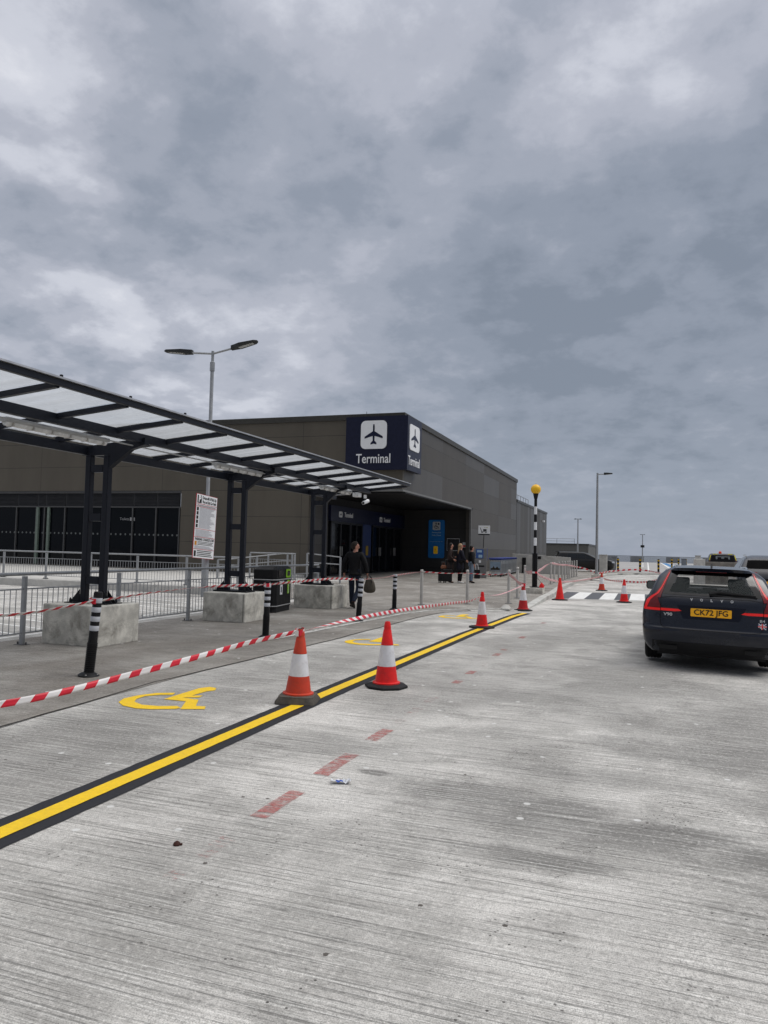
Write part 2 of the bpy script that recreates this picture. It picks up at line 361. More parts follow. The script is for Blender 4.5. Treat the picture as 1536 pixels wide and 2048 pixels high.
# wheelchair symbols
RING=[(-4.72,6.82),(-4.89,6.72),(-4.98,6.54),(-5.01,6.35),(-4.94,6.18),(-4.8,6.07),(-4.61,6.02),(-4.45,6.05),(-4.26,6.16),(-4.24,6.22),(-4.32,6.28),(-4.48,6.2),(-4.66,6.18),(-4.81,6.26),(-4.88,6.38),(-4.89,6.53),(-4.8,6.65),(-4.68,6.72)]
FIG=[(-4.63,6.49),(-4.64,7.15),(-4.58,7.26),(-4.48,7.24),(-4.42,7.12),(-4.47,7.02),(-4.48,6.77),(-4.38,6.82),(-4.36,6.72),(-4.51,6.64),(-4.3,6.62),(-4.16,6.36),(-4.06,6.38),(-4.0,6.27),(-4.21,6.17),(-4.37,6.5)]
def icon(dx,dy,label,cx=-4.5,cy=6.6):
    o=empty('wheelchair_marking',(cx+dx,cy+dy,.005),0,label,'road marking','wheelchair symbols painted along the lane')
    mb=MB(); mb.face([mb.addv((x-cx,y-cy,0)) for x,y in RING]); mb.build('wheel',YEL,o)
    mb=MB(); mb.face([mb.addv((x-cx,y-cy,0)) for x,y in FIG]); mb.build('seated_figure',YEL,o)
icon(0,0,'yellow painted wheelchair symbol, the largest and nearest, beside the line of tape')
icon(.2,5.45,'yellow painted wheelchair symbol partly hidden behind the upright bright red and white cone')
icon(.36,10.95,'small yellow painted wheelchair symbol farthest away beside the cone with the dark round base')
# faded red dashes
rm,b_,p_,t_=newmat('worn red spray'); tc=b_.n('ShaderNodeTexCoord').outputs['Object']
k=b_.m('ADD',b_.noise(b_.vm('MULTIPLY',tc,(3,130,1)).outputs[0],1.,3,.6),b_.m('MULTIPLY',b_.noise(tc,16,6,.75),.75))
setp(t_,p_,'Base Color',b_.mix(b_.mr(b_.noise(tc,60,3,.6),.35,.7),(.42,.09,.08),(.46,.25,.23))); p_.inputs['Roughness'].default_value=.8
al=b_.m('MULTIPLY',b_.mr(k,.72,1.0),.8); setp(t_,p_,'Alpha',al)
mb=MB()
for y0,y1,w in ((3.95,4.46,.11),(4.84,5.42,.12),(5.86,6.28,.11),(8.75,8.95,.1),(9.5,9.75,.1),(11.3,11.6,.1),(12.0,12.15,.1),(13.8,14.15,.1),(16.9,17.2,.1)):
    strip(mb,[(-2.13,y0),(-2.13,(y0+y1)/2),(-2.12,y1)],w,0,.004)
mb.build('red_dashes',rm,kind='structure')
rm2=rm.copy(); rm2.name='very worn red spray'
for nd in rm2.node_tree.nodes:
    if nd.type=='MAP_RANGE' and abs(nd.inputs['From Min'].default_value-.72)<1e-4: nd.inputs['From Min'].default_value=.93; nd.inputs['From Max'].default_value=1.15
mb=MB()
for y0,y1,w in ((3.06,3.16,.09),(3.34,3.62,.10),(6.4,6.7,.1),(10.2,10.6,.1),(6.9,7.25,.10),(7.5,7.9,.09)): strip(mb,[(-2.13,y0),(-2.13,(y0+y1)/2),(-2.12,y1)],w,0,.004)
mb.build('faint_red_dashes',rm2,kind='structure')
# zebra crossing
o=empty('zebra_crossing',(-.6,28.6,0),0,'black and white striped pedestrian crossing painted across the lane behind the cones','crossing')
mw,mk=MB(),MB(); xb=[-2.95,-2.47,-1.96,-1.47,-.97,-.47,.05,.55,1.05,1.55,2.05]
for i,(x0,x1) in enumerate(zip(xb,xb[1:])):
    mb=mk if i%2==0 else mw
    y0=26.6+.28*(x0+2.5); y1=26.6+.28*(x1+2.5)
    mb.quad((x0+.6,y0-28.6,.005),(x1+.6,y1-28.6,.005),(x1+.6,31.2-28.6+.2*(x1+2.5),.005),(x0+.6,31.2-28.6+.2*(x0+2.5),.005))
mw.build('white_stripes',WHITE,o); mk.build('dark_stripes',mat('zebra dark paint',(.085,.09,.10),.7,var=.2),o)
# white bay hatching left of the railing, blue bay and dashes far away
mb=MB()
def seg(a,c,w,z=0): strip(mb,[a,((a[0]+c[0])/2,(a[1]+c[1])/2),c],w,z,.004)
for k in range(7):
    y=9.6+.75*k; seg((-12.8-.0*k,y+.1),(-9.9,y-.55),.08)
seg((-9.8,8.2),(-9.8,15.2),.09); seg((-13,9.5),(-13,15.6),.09); seg((-13,9.5),(-9.8,8.2),.1)
for k in range(6): seg((-13.6+.1*k,14.6+.8*k),(-10.4,13.6+.8*k),.09)
seg((-10.4,13.2),(-10.4,19.),.09); seg((-16,15.1),(-13.1,16.7),.1); seg((-24,14.5),(-14,17.2),.1); seg((-13.7,14),(-13.7,19),.1)
mb.build('bay_hatching',WHITE,kind='structure')
mb=MB(); mb.mat(WHITE)
def fseg(a,c,w): 
    A=Vector((*a,.136));B=Vector((*c,.136));d=(B-A).normalized();n=Vector((-d.y,d.x,0))*w/2; mb.quad(A+n,A-n,B-n,B+n)
for k in range(6): y=92+k*9; fseg((-.15,y),(-.12,y+3.5),.3)
fseg((.42,68),(.75,148),.16); fseg((2.7,78),(3.0,148),.2)
mb.build('far_lane_lines',None,kind='structure')
o=empty('blue_bay_marking',(3.5,110,.138),0,'blue painted bay with white edges on the deck far behind the striped posts','road marking')
mb=MB(); mb.quad((-.45,-28,0),(.35,-28,0),(.45,32,0),(-.4,32,0)); mb.build('blue_surface',mat('blue paint',(.05,.20,.42),.7),o)
mb=MB()
for x in (-.55,.45): mb.quad((x,-28,.003),(x+.12,-28,.003),(x+.12,32,.003),(x,32,.003))
mb.build('white_edges',WHITE,o)
# platform in front of the windows, landscape beyond
mb=MB(); mb.box(-70,20.3,-.05,-12.004,26.97,.25); mb.box(-70,26.975,-.05,-15.304,32.2,.249); mb.build('raised_platform',CONCL,kind='structure',bevel=.02)
sheet('landscape',[-420,-150,-60,0,60,150,420],[151,180,250,350,520],lambda x,y:-9-.02*(y-150),mat('grassland',(.07,.085,.045),.9,var=.3,scale=.02))
# ---------------- terminal building
def clad(name,base,xs,zs,ax,px,pz,ox,oz,gx=.012):
    m,b,p,t=newmat(name); tc=b.n('ShaderNodeTexCoord').outputs['Object']; sp=b.n('ShaderNodeSeparateXYZ',{0:tc})
    def gap(s,per,off,w):
        f=b.m('FRACT',b.m('DIVIDE',b.m('SUBTRACT',s,off-w/2+1000*per*0),per)); return b.m('LESS_THAN',f,w/per)
    g1=gap(sp.outputs[ax],px,ox-50*px,gx*1.6); g2=gap(sp.outputs[2],pz,oz-20*pz,gx*1.8)
    g=b.m('MAXIMUM',g1,g2)
    cell=b.n('ShaderNodeCombineXYZ',{0:b.m('FLOOR',b.m('DIVIDE',b.m('SUBTRACT',sp.outputs[ax],ox-50*px),px)),1:b.m('FLOOR',b.m('DIVIDE',b.m('SUBTRACT',sp.outputs[2],oz-20*pz),pz)),2:0.}).outputs[0]
    wn=b.n('ShaderNodeTexWhiteNoise',{0:cell}).outputs[0]
    c=b.mix(b.mr(b.noise(b.vm('MULTIPLY',tc,(1,1,.25)).outputs[0],.8,6,.6),.3,.7),tuple(x*.9 for x in base),tuple(x*1.1 for x in base))
    c=b.mix(b.m('MULTIPLY',wn,.15),c,tuple(x*1.16 for x in base))
    c=b.mix(b.m('MULTIPLY',g,.75),c,(.012,.012,.011))
    setp(t,p,'Base Color',c); setp(t,p,'Roughness',b.mr(wn,0,1,.42,.55)); p.inputs['Metallic'].default_value=.0; p.inputs['Specular IOR Level'].default_value=.35
    h=b.m('SUBTRACT',b.m('MULTIPLY',b.noise(tc,1.2,2,.5),.6),g)
    setp(t,p,'Normal',b.n('ShaderNodeBump',{'Strength':.25,'Distance':.02,'Height':h}).outputs[0])
    return m
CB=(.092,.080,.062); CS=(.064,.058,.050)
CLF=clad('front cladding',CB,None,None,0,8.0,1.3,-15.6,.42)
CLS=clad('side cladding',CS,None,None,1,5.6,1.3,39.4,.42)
DARK=mat('shade-toned recess lining',(.016,.016,.017),.6); TRIM=mat('dark flashing',(.05,.049,.047),.4)  # recess lining: the entrance's deep shade is put into this near-black colour
T=empty('terminal_building',(-10.5,32.26,0),0,'large grey brown clad building with flat roof and deep dark corner entrance','building')
TO=Vector((-10.5,32.26,0))
def T_(mb,name,m=None,par=None,**k):
    "local frame keeps world texture coordinates"
    o=mb.build(name,m,par or T,**k); o.matrix_parent_inverse=Matrix.Translation(-TO); return o
XL=-75.; ZT=7.62
mb=MB()  # front wall with window opening
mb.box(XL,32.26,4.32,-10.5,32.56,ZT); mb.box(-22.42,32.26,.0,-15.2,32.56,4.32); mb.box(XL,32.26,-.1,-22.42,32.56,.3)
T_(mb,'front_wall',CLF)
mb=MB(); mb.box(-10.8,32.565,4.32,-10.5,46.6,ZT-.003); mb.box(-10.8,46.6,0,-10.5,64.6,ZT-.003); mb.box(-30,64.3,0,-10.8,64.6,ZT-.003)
T_(mb,'side_wall',CLS)
mb=MB(); mb.box(-75,32.565,ZT-.3,-10.81,64.3,ZT-.15); T_(mb,'roof',mat('roof membrane',(.12,.12,.12),.8))
mb=MB(); mb.box(XL,32.18,ZT,-10.42,32.7,7.9); mb.box(-10.95,32.704,ZT,-10.42,64.7,7.9); T_(mb,'parapet_coping',mat('parapet flashing',(.05,.048,.043),.42),bevel=.02)
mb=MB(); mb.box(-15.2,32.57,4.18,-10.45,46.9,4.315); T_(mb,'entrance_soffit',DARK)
mb=MB(); mb.box(-10.56,32.2,4.24,-10.44,46.55,4.33); mb.box(-15.2,32.2,4.24,-10.57,32.3,4.33); mb.box(-10.56,46.5,.13,-10.44,46.58,4.235); T_(mb,'soffit_trim',mat('pale trim',(.16,.16,.155),.5))
mb=MB(); mb.box(-15.5,32.565,0,-15.2,34.6,4.18); T_(mb,'recess_return_wall',CLS)
mb=MB(); mb.box(-15.5,46.9,.1,-10.81,47.1,4.18); T_(mb,'recess_back_wall',clad('shade-toned recess cladding',(.035,.034,.033),None,None,0,2.6,1.3,-11.3,.42))  # cladding copy with a darker base, recess shade painted into the colour
# entrance side: blue fascia, glazed doors
FAS=mat('navy sign board',(.009,.012,.036),.35)
mb=MB(); mb.box(-15.4,34.61,2.95,-15.05,46.88,3.76); fa=T_(mb,'entrance_fascia',FAS)
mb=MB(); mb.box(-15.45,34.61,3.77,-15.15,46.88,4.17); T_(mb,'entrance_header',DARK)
GLD=mat('dark door glass',(.004,.005,.007),.06,var=0.,ior=1.2); FRD=mat('door frame',(.02,.021,.024),.4)
for i,(y0,y1) in enumerate(((34.8,37.45),(37.5,39.3),(41.0,43.4),(43.45,46.5))):
    mb=MB(); 
    for a,c in ((y0,y0+.08),(y1-.08,y1),((y0+y1)/2-.05,(y0+y1)/2+.05)): mb.box(-15.25,a,.1,-15.1,c,2.94)
    mb.box(-15.245,y0,.08,-15.105,y1,.2); mb.box(-15.245,y0,2.84,-15.105,y1,2.938)
    d=T_(mb,'entrance_door',FRD)
    mb=MB(); mb.box(-15.2,y0,.2,-15.17,y1,2.85); g=mb.build('glass_panel',GLD,d)
    mb=MB()
    for s in (-1,1): mb.box(-15.1,(y0+y1)/2+s*.12-.02,1.15,-15.05,(y0+y1)/2+s*.12+.02,1.65)
    mb.build('door_handle',STEEL,d,split=True)
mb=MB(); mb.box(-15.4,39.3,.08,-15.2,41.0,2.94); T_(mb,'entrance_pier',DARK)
mb=MB(); mb.prism(rrect(1.35,1.9,.1),(-15.18,40.15,2.0),(0,1,0),(0,0,1),.03); bp=T_(mb,'door_poster',mat('dim blue poster',(.01,.03,.12),.5))
mb=MB(); mb.prism(rrect(.4,.55,.06),(-15.14,40.15,1.45),(0,1,0),(0,0,1),.01); mb.build('poster_phone',mat('dim yellow',(.35,.22,.01),.5),bp)
SIGNW=mat('sign white',(.78,.79,.80),.4,var=.02)
def plane_poly(s):
    h=[(0,1.0),(.06,.95),(.085,.8),(.085,.32),(.92,-.18),(.92,-.36),(.1,-.12),(.085,-.55),(.3,-.78),(.3,-.92),(0,-.84)]
    return [(x*s,y*s) for x,y in h]+[(-x*s,y*s) for x,y in h[::-1][1:-1]]
def sign_faces(par,o,ux,uz,iw,ih,ps,tz,ts,tw,n,txt='Terminal'):
    o=Vector(o)
    mb=MB(); mb.prism(rrect(iw,ih,min(iw,ih)*.18),o,ux,uz,.03); ic=mb.build('icon_tile',SIGNW,par)
    mb=MB(); pl=plane_poly(ps); pl=[(x*iw/ih*1.0,y) for x,y in pl]; mb.prism(pl,o+Vector(n)*.031,ux,uz,.01); mb.build('aircraft_symbol',FAS,ic)
    text(txt,ts,o+Vector(uz)*tz[1]+Vector(ux)*tz[0]+Vector(n)*.012,ux,uz,SIGNW,par,depth=.02,bold=.004,width=tw*.95)
for y in (36.9,43.2):
    sign_faces(fa,(-15.05,y-1.05,3.33),(0,1,0),(0,0,1),.42,.30,.11,(1.15,0),.36,1.25,(1,0,0))
# corner sign
CS_=empty('terminal_sign',(-10.2,32.0,5.2),0,'large navy corner sign with white aircraft symbols reading Terminal, above the entrance','sign')
SO=Vector((-10.2,32.0,5.2))
def C_(mb,name,m):
    mb.v=[v-SO for v in mb.v]; return mb.build(name,m,CS_)
mb=MB(); mb.box(-13.25,31.98,5.22,-10.2,32.175,7.72); mb.box(-10.415,32.18,5.22,-10.2,34.2,7.72); bd=C_(mb,'sign_box',mat('navy sign panel',(.012,.014,.034),.35))
for args in (((-11.85,31.98,6.86),(1,0,0),(0,0,1),1.28,1.32,.50,(0,-1.13),.62,1.78,(0,-1,0)),((-10.2,33.0,6.78),(0,1,0),(0,0,1),1.58,1.2,.46,(0,-1.12),.6,1.9,(1,0,0))):
    o,ux,uz,iw,ih,ps,tz,ts,tw,n=args
    sign_faces(CS_,Vector(o)-SO,ux,uz,iw,ih,ps,tz,ts,tw,n)
# window wall
GW=mat('dark window glass',(.004,.005,.007),.05,var=0.,ior=1.22); LOUV=mat('louvre grey',(.045,.046,.050),.5); MUL=mat('mullion grey',(.06,.06,.062),.45)
mull=[-22.55,-23.98,-25.45,-26.99,-28.45,-29.92,-31.33,-31.9,-33.32,-34.8,-36.3,-37.8,-39.3,-40.8]
wf=MB()
wf.box(-41,32.3,4.2,-22.42,32.5,4.32); wf.box(-41,32.32,3.43,-22.42,32.48,3.5)
wf_o=T_(wf,'window_frame',MUL)
for x0,x1 in zip(mull[1:],mull):
    mb=MB(); mb.box(x0+.03,32.42,.3,x1-.03,32.45,3.43); w=T_(mb,'window_pane',GW)
    mb=MB(); mb.box(x1-.035,32.33,.3,x1+.035,32.46,3.43); mb.build('mullion',MUL,w)
    mb=MB()
    for k in range(9): mb.quad((x0+.04,32.36,3.52+k*.075),(x1-.04,32.36,3.52+k*.075),(x1-.04,32.42,3.58+k*.075),(x0+.04,32.42,3.58+k*.075))
    mb.quad((x0,32.43,3.5),(x1,32.43,3.5),(x1,32.43,4.2),(x0,32.43,4.2))
    mb.build('louvre',LOUV,w)
    n=5 if x1-x0>1 else 2; mb=MB()
    for k in range(n): mb.prism([(.055*math.cos(a*math.pi/5),.055*math.sin(a*math.pi/5)) for a in range(10)],(x0+(x1-x0)*(k+.5)/n,32.412,2.02),(1,0,0),(0,0,1),.002)
    mb.build('safety_dot',mat('frosted dots',(.11,.12,.12),.6),w,split=True)
mb=MB(); mb.box(-31.85,32.28,.3,-31.7,32.4,3.43); mb.box(-31.1,32.30,.3,-30.95,32.4,3.43); T_(mb,'green_column',mat('pale green paint',(.14,.18,.15),.5))
# lit "Toilets" sign behind the glass and red notice by the entrance
tx=text('Toilets',.2,(-26.0,32.405,2.83),(1,0,0),(0,0,1),mat('dim white lettering',(.3,.3,.31),.5),T,depth=.004,width=.6,name='toilets_lettering'); tx.matrix_parent_inverse=Matrix.Translation(-TO)
mb=MB(); mb.box(-25.65,32.40,2.74,-25.5,32.408,2.92); mb.box(-25.46,32.40,2.74,-25.34,32.408,2.92); T_(mb,'toilets_symbol',mat('dim white',(.3,.3,.31),.5))
n=empty('notice_plate',(-14.97,32.24,1.9),0,'small white and red notice fixed to the cladding left of the entrance','sign')
mb=MB(); mb.box(-.08,-.01,-.16,.08,.01,.16); pl=mb.build('plate',SIGNW,n)
mb=MB(); mb.box(-.07,-.014,-.15,.07,-.011,-.03); mb.build('red_band',RED,pl)
# lightning rod on roof
o=empty('roof_antenna',(-12.7,33.2,7.45),0,'thin antenna rod standing on the roof above the corner sign','antenna'); mb=MB(); mb.tube([(0,0,0),(0,0,.75)],.012,6); mb.build('rod',BLACK,o)
mb=MB(); mb.lathe([(.06,0),(.05,.04),(.02,.05)],10); mb.build('foot',BLACK,o)
# help point panel
o=empty('help_point_sign',(-12.8,46.82,2.3),0,'tall blue help point sign with white wheelchair symbol inside the dark entrance','sign')
BLU=mat('bright blue panel',(.004,.10,.30),.5,emit=(.004,.10,.30),estr=.06)
mb=MB(); mb.prism(rrect(1.08,2.5,.12),(0,0,0),(1,0,0),(0,0,1),.06); mb.build('panel',BLU,o)
GRY=mat('grey tile',(.55,.56,.57),.5)
mb=MB(); mb.prism(rrect(.52,.55,.08),(0,-.061,.85),(1,0,0),(0,0,1),.01); tl=mb.build('icon_tile',GRY,o)
mb=MB(); mb.M=Matrix.Translation((0,-.072,.85))
mb.lathe([(.05,0),(.05,.004)],10,(-.03,0,.17),'y'); mb.obox((-.03,0,.11),(-.03,0,-.04),.05,.006,(0,1,0)); mb.obox((-.03,0,-.03),(.09,0,-.03),.006,.04); mb.obox((.09,0,-.03),(.13,0,-.16),.04,.006,(0,1,0)); mb.tube([(-.07,0,.02),(-.13,0,-.06),(-.1,0,-.15),(0,0,-.18),(.06,0,-.13)],.018,6)
mb.box(.08,-.003,.08,.2,.003,.19); mb.build('wheelchair_symbol',FAS,tl)
PALE=mat('pale blue lettering',(.35,.5,.62),.5)
text('Accessible',.13,(0,-.064,.42),(1,0,0),(0,0,1),PALE,o,width=.62,bold=.003); text('Help Point',.13,(0,-.064,.24),(1,0,0),(0,0,1),PALE,o,width=.6,bold=.003); text('Located at Arrivals lifts',.07,(0,-.064,-.17),(1,0,0),(0,0,1),PALE,o,width=.86)
mb=MB(); mb.prism(rrect(.27,.5,.05),(-.02,-.061,-.72),(1,0,0),(0,0,1),.10); ph=mb.build('call_box',mat('call box yellow',(.72,.42,.01),.45,emit=(.72,.42,.01),estr=.08),o,bevel=.01)
mb=MB(); mb.lathe([(.04,0),(.035,.02)],12,(-.02,-.19,-.70),'y'); mb.build('button',RED,ph)
# poster frame and notice on recess back wall
o=empty('poster_frame',(-11.68,46.86,1.95),0,'dark poster in a thin pale frame on the recess back wall','poster')
mb=MB(); mb.box(-.4,-.03,-.37,.4,0,.37); mb.build('poster_sheet',mat('dark poster',(.03,.03,.032),.4),o)
mb=MB()
for a in ((-.42,-.045,.37,.42,-.0,.40),(-.42,-.045,-.40,.42,-.0,-.37),(-.42,-.04,-.37,-.4,0,.37),(.4,-.04,-.37,.42,0,.37)): mb.box(*a)
mb.build('frame',GRY,o)
o=empty('wall_notice',(-10.83-.12,46.86,1.95),0,'small white and red notice on the recess back wall beside the woman in light jeans','sign')
mb=MB(); mb.box(-.1,-.02,-.16,.1,0,.16); mb.build('plate',SIGNW,o); mb=MB(); mb.box(-.09,-.024,-.13,.09,-.021,-.02); mb.build('red_band',RED,o)
# rear blocks of building
RB=clad('ribbed cladding',(.058,.054,.048),None,None,1,1.1,6.,64.7,1.5,.03)
o=empty('rear_block',(-10.5,64.7,0),0,'lower dark ribbed block adjoining the far end of the clad building','building')
mb=MB(); mb.box(-40,64.71,0,-10.5,85.9,5.95); w=mb.build('walls',RB,o); w.matrix_parent_inverse=Matrix.Translation((10.5,-64.7,0))
mb=MB(); mb.box(-40,64.73,5.95,-10.43,86,6.15); w=mb.build('roof_edge',TRIM,o); w.matrix_parent_inverse=Matrix.Translation((10.5,-64.7,0))
mb=MB()
for i in range(9): mb.tube([(-11.6,65.3+i*1.7,6.1),(-11.6,65.3+i*1.7,7.1)],.03,6)
for z in (6.65,7.1): mb.tube([(-11.6,65.3,z),(-11.6,79,z)],.03,6)
w=mb.build('roof_railing',GALV,o); w.matrix_parent_inverse=Matrix.Translation((10.5,-64.7,0))
mb=MB(); mb.box(-10.49,82,4.9,-10.3,82.6,5.1); w=mb.build('wall_lamp',SIGNW,o); w.matrix_parent_inverse=Matrix.Translation((10.5,-64.7,0))
o=empty('plant_building',(-12,110,0),0,'low flat building with roof railing beyond the dark ribbed block','building')
mb=MB(); mb.box(-30,0,0,4.5,18,2.75); mb.build('walls',mat('plant cladding',(.10,.098,.09),.6,var=.15),o)
mb=MB(); mb.box(-30.1,-.1,2.75,4.6,18.1,2.95); mb.build('roof_edge',TRIM,o)
mb=MB()
for i in range(14): mb.tube([(-30+i*2.5,.5,2.9),(-30+i*2.5,.5,3.65)],.03,5)
for z in (3.3,3.65): mb.tube([(-30,.5,z),(2.6,.5,z)],.03,5)
mb.build('roof_railing',GALV,o)
# ---------------- low ramp wall, parapet, barrier
o=empty('ramp_wall',(-8.55,51.2,0),0,'long low pale concrete wall running from the trolleys to the row of steel bollards','wall')
mb=MB(); A=Vector((-8.55,51.2,0));B=Vector((-4.62,50.8,0)); d=(B-A).normalized(); nrm=Vector((d.y,-d.x,0))
P=[A-A,B-A,B-A-nrm*.12,A-A-nrm*.12]; zt=(1.45,1.29,1.29,1.45)
i=[mb.addv((p.x,p.y,0)) for p in P]+[mb.addv((p.x,p.y,z)) for p,z in zip(P,zt)]
for f in ((0,1,5,4),(1,2,6,5),(2,3,7,6),(3,0,4,7),(4,5,6,7)): mb.face([i[k] for k in f])
mb.build('wall_body',CONCL,o,bevel=.015)
for tt,za,zb,w_ in ((.21,.15,1.2,.24),):
    c=(B-A)*tt+nrm*-.0; mb=MB(); mb.obox(Vector((c.x,c.y,za))-nrm*0+Vector((nrm.x,nrm.y,0))*.05,Vector((c.x,c.y,zb))+Vector((nrm.x,nrm.y,0))*.05,w_,.1,nrm); mb.build('black_cabinet',BLACK,o)
c=(B-A)*.46+nrm*.02; mb=MB(); mb.obox((c.x,c.y,1.12),(c.x,c.y,1.32),.34,.04,nrm); mb.build('name_plate',BLACK,o)
PG=mat('parapet grey',(.19,.20,.21),.7,var=.15); mesh_m=mat('mesh infill',(.30,.32,.34),.7,alpha=.35)
o=empty('deck_parapet',(20,150,.13),0,'long grey parapet fence with mesh gaps closing off the far side of the deck','fence')
rnd=random.Random(5); mb=MB(); m2=MB(); x=-32.
while x<60:
    w=rnd.choice((.9,1.3,2.4)); mb.box(x,-.1,0,x+w,.1,1.08); x+=w
    g=rnd.choice((1.2,2.4,4.)); m2.box(x,-.02,0,x+g,.02,1.05); x+=g
m3=MB(); m3.box(-32,-.12,1.1,60,.12,1.2)
mb.build('solid_panel',PG,o); m2.build('mesh_panel',mesh_m,o); m3.build('top_rail',mat('rail dark',(.12,.125,.13),.6),o)
o=empty('concrete_barrier',(2.83,46.,0),0,'stained concrete barrier wall in front of the parked pickup','wall')
mb=MB(); mb.box(0,0,-.08,.5,2.2,1.42); mb.build('end_block',CONCL,o,bevel=.02)
mb=MB(); mb.box(.505,.0,-.08,2.4,.22,1.28); mb.build('wall_panel',mat('stained concrete',(.20,.185,.165),.85,var=.25,scale=4,bump=.4,dirt=(.08,.07,.06,.6),dscale=1.2),o,bevel=.02)
mb=MB(); mb.box(2.6,-.35,-.08,3.3,.0,1.1); mb.build('side_panel',CONC,o,bevel=.02)
# distant trees beyond the parapet
def crown(mb,c,rx,ry,rz_,n,s,rnd):
    for i in range(n):
        while True:
            p=Vector((rnd.uniform(-1,1),rnd.uniform(-1,1),rnd.uniform(-1,1)))
            if p.length<1: break
        p=Vector((c[0]+p.x*rx,c[1]+p.y*ry,c[2]+p.z*rz_)); a=Vector((rnd.gauss(0,1),rnd.gauss(0,1),rnd.gauss(0,1))).normalized(); q=a.orthogonal().normalized(); r=a.cross(q)
        mb.face([mb.addv(p+q*s*rnd.uniform(.5,1)),mb.addv(p+r*s*rnd.uniform(.5,1)),mb.addv(p-q*s*.8),mb.addv(p-r*s*rnd.uniform(.5,1))])
rnd=random.Random(8); LEAF=mat('hazy foliage',(.10,.115,.11),.9,var=.25,scale=.3); BARK=mat('bark',(.09,.08,.07),.9)
mb=MB()
for i in range(70):
    x=-16+i*1.25+rnd.uniform(-1,1); h=rnd.uniform(7,9.2) if x<18 else rnd.uniform(6,8.4)
    crown(mb,(x,200+rnd.uniform(0,25),-10+h*.62),2.8,2.5,h*.42,90,.8,rnd)
    mb.tube([(x,205,-11),(x,205,-6)],.2,5)
w=mb.build('distant_wood',LEAF); tag(w,'hazy dark line of trees seen through and over the far parapet','trees'); w['kind']='stuff'
# ---------------- concrete footings and canopy
def footing(cx,cy,sx,sy,h,label):
    o=empty('concrete_footing',(cx,cy,zp(cy)-.004),0,label,'concrete block','canopy footings')
    mb=MB(); mb.box(-sx/2,-sy/2,0,sx/2,sy/2,h); mb.build('block',CONC,o,bevel=.018)
    mb=MB(); mb.obox((sx/2-.04,-sy/2-.002,.02),(sx/2-.04,-sy/2-.002,h-.02),.012,.012); mb.build('mould_seam',mat('seam',(.2,.19,.17),.9),o)
    return o
footing(-8.27,9.62,1.08,.94,.62,'stained concrete block under the nearest canopy column')
footing(-8.2,13.92,1.0,1.0,.60,'pale concrete block under the middle canopy column, beside the black litter bin')
footing(-8.08,18.05,1.1,1.0,.60,'concrete block with dark water stain under the farthest canopy column')
SH=empty('canopy_shelter',(-7.9,14,0),0,'long navy steel walkway canopy with clear ribbed roof panels on three double columns','canopy')
SHO=Vector((-7.9,14,0))
def S_(mb,name,m,par=None,**k):
    if par is None: mb.v=[v-SHO for v in mb.v]; return mb.build(name,m,SH,**k)
    mb.v=[v-SHO for v in mb.v]; return mb.build(name,m,par,**k)
XL_,XM,XO=-8.5,-7.45,-6.27; ZL,ZM,ZO=3.08,3.23,3.45; YE=19.83; Y0=-.6
def zroof(x): return 3.17+(x-XL_)*(3.43-3.17)/(XO-XL_)
for cy in (9.62,13.92,17.95):
    dx=0 if cy<17 else .1
    z0=.60+zp(cy); mb=MB()
    for x in (-8.43+dx,-8.08+dx): mb.box(x-.052,cy-.052,z0+.02,x+.052,cy+.052,2.98)
    c=S_(mb,'column',NAVY,bevel=.012)
    mb=MB()
    for z in (z0+.32,z0+1.32,z0+2.1): mb.box(-8.37+dx,cy-.05,z,-8.14+dx,cy+.05,z+.12)
    S_(mb,'column_tie',NAVY,c,split=True)
    mb=MB(); mb.box(-8.65+dx,cy-.2,z0,-7.86+dx,cy+.2,z0+.03)
    for s in (-1,1):
        mb.prism([(0,0),(.18*1,0),(0,.2)] ,(-8.02+dx,cy+s*.05,z0+.03),(1,0,0),(0,0,1),.012)
        mb.prism([(0,0),(.18,0),(0,.2)] ,(-8.49+dx,cy+s*.05,z0+.03),(-1,0,0),(0,0,1),.012)
    for bx in (-8.58+dx,-7.93+dx):
        for by in (-.14,.14): mb.lathe([(.022,z0+.03),(.022,z0+.06),(.01,z0+.1)],8,(bx,cy+by,0))
    S_(mb,'base_plate',mat('black base plate',(.012,.013,.016),.5),c)
    mb=MB(); mb.prism([(-8.55+dx,2.98),(-8.02+dx,2.98),(-8.02+dx,2.78),(-7.62,3.06),(-7.35,3.13),(-7.35,3.24),(-8.55+dx,3.12)],(0,cy+.05,0),(1,0,0),(0,0,1),.1)
    S_(mb,'bracket',NAVY,c)
mb=MB(); mb.box(XL_-.05,Y0,ZL-.09,XL_+.04,YE,ZL+.06); S_(mb,'inner_beam',NAVY,bevel=.008)
mb=MB(); mb.box(XL_-.2,Y0,ZL-.02,XL_-.07,YE,ZL+.0); mb.box(XL_-.2,Y0,ZL,XL_-.185,YE,ZL+.09); S_(mb,'gutter',NAVY)
mb=MB(); mb.box(XM-.05,Y0,ZM-.07,XM+.05,YE,ZM+.07); S_(mb,'middle_beam',NAVY,bevel=.008)
mb=MB(); mb.box(XO-.03,Y0,ZO-.10,XO+.04,YE,ZO-.025); S_(mb,'outer_beam',NAVY,bevel=.008)
mb=MB(); mb.box(XO-.1,Y0,ZO-.023,XO+.07,YE+.02,ZO-.002); S_(mb,'edge_capping',mat('aluminium capping',(.42,.43,.45),.4,.5))
panel,b_,p_,t_=newmat('ribbed polycarbonate'); tc=b_.n('ShaderNodeTexCoord').outputs['Object']
cl=b_.mr(b_.noise(b_.vm('MULTIPLY',tc,(.8,9,1)).outputs[0],1.,6,.65),.35,.7)
nt2=t_; out=nt2.nodes['Material Output']
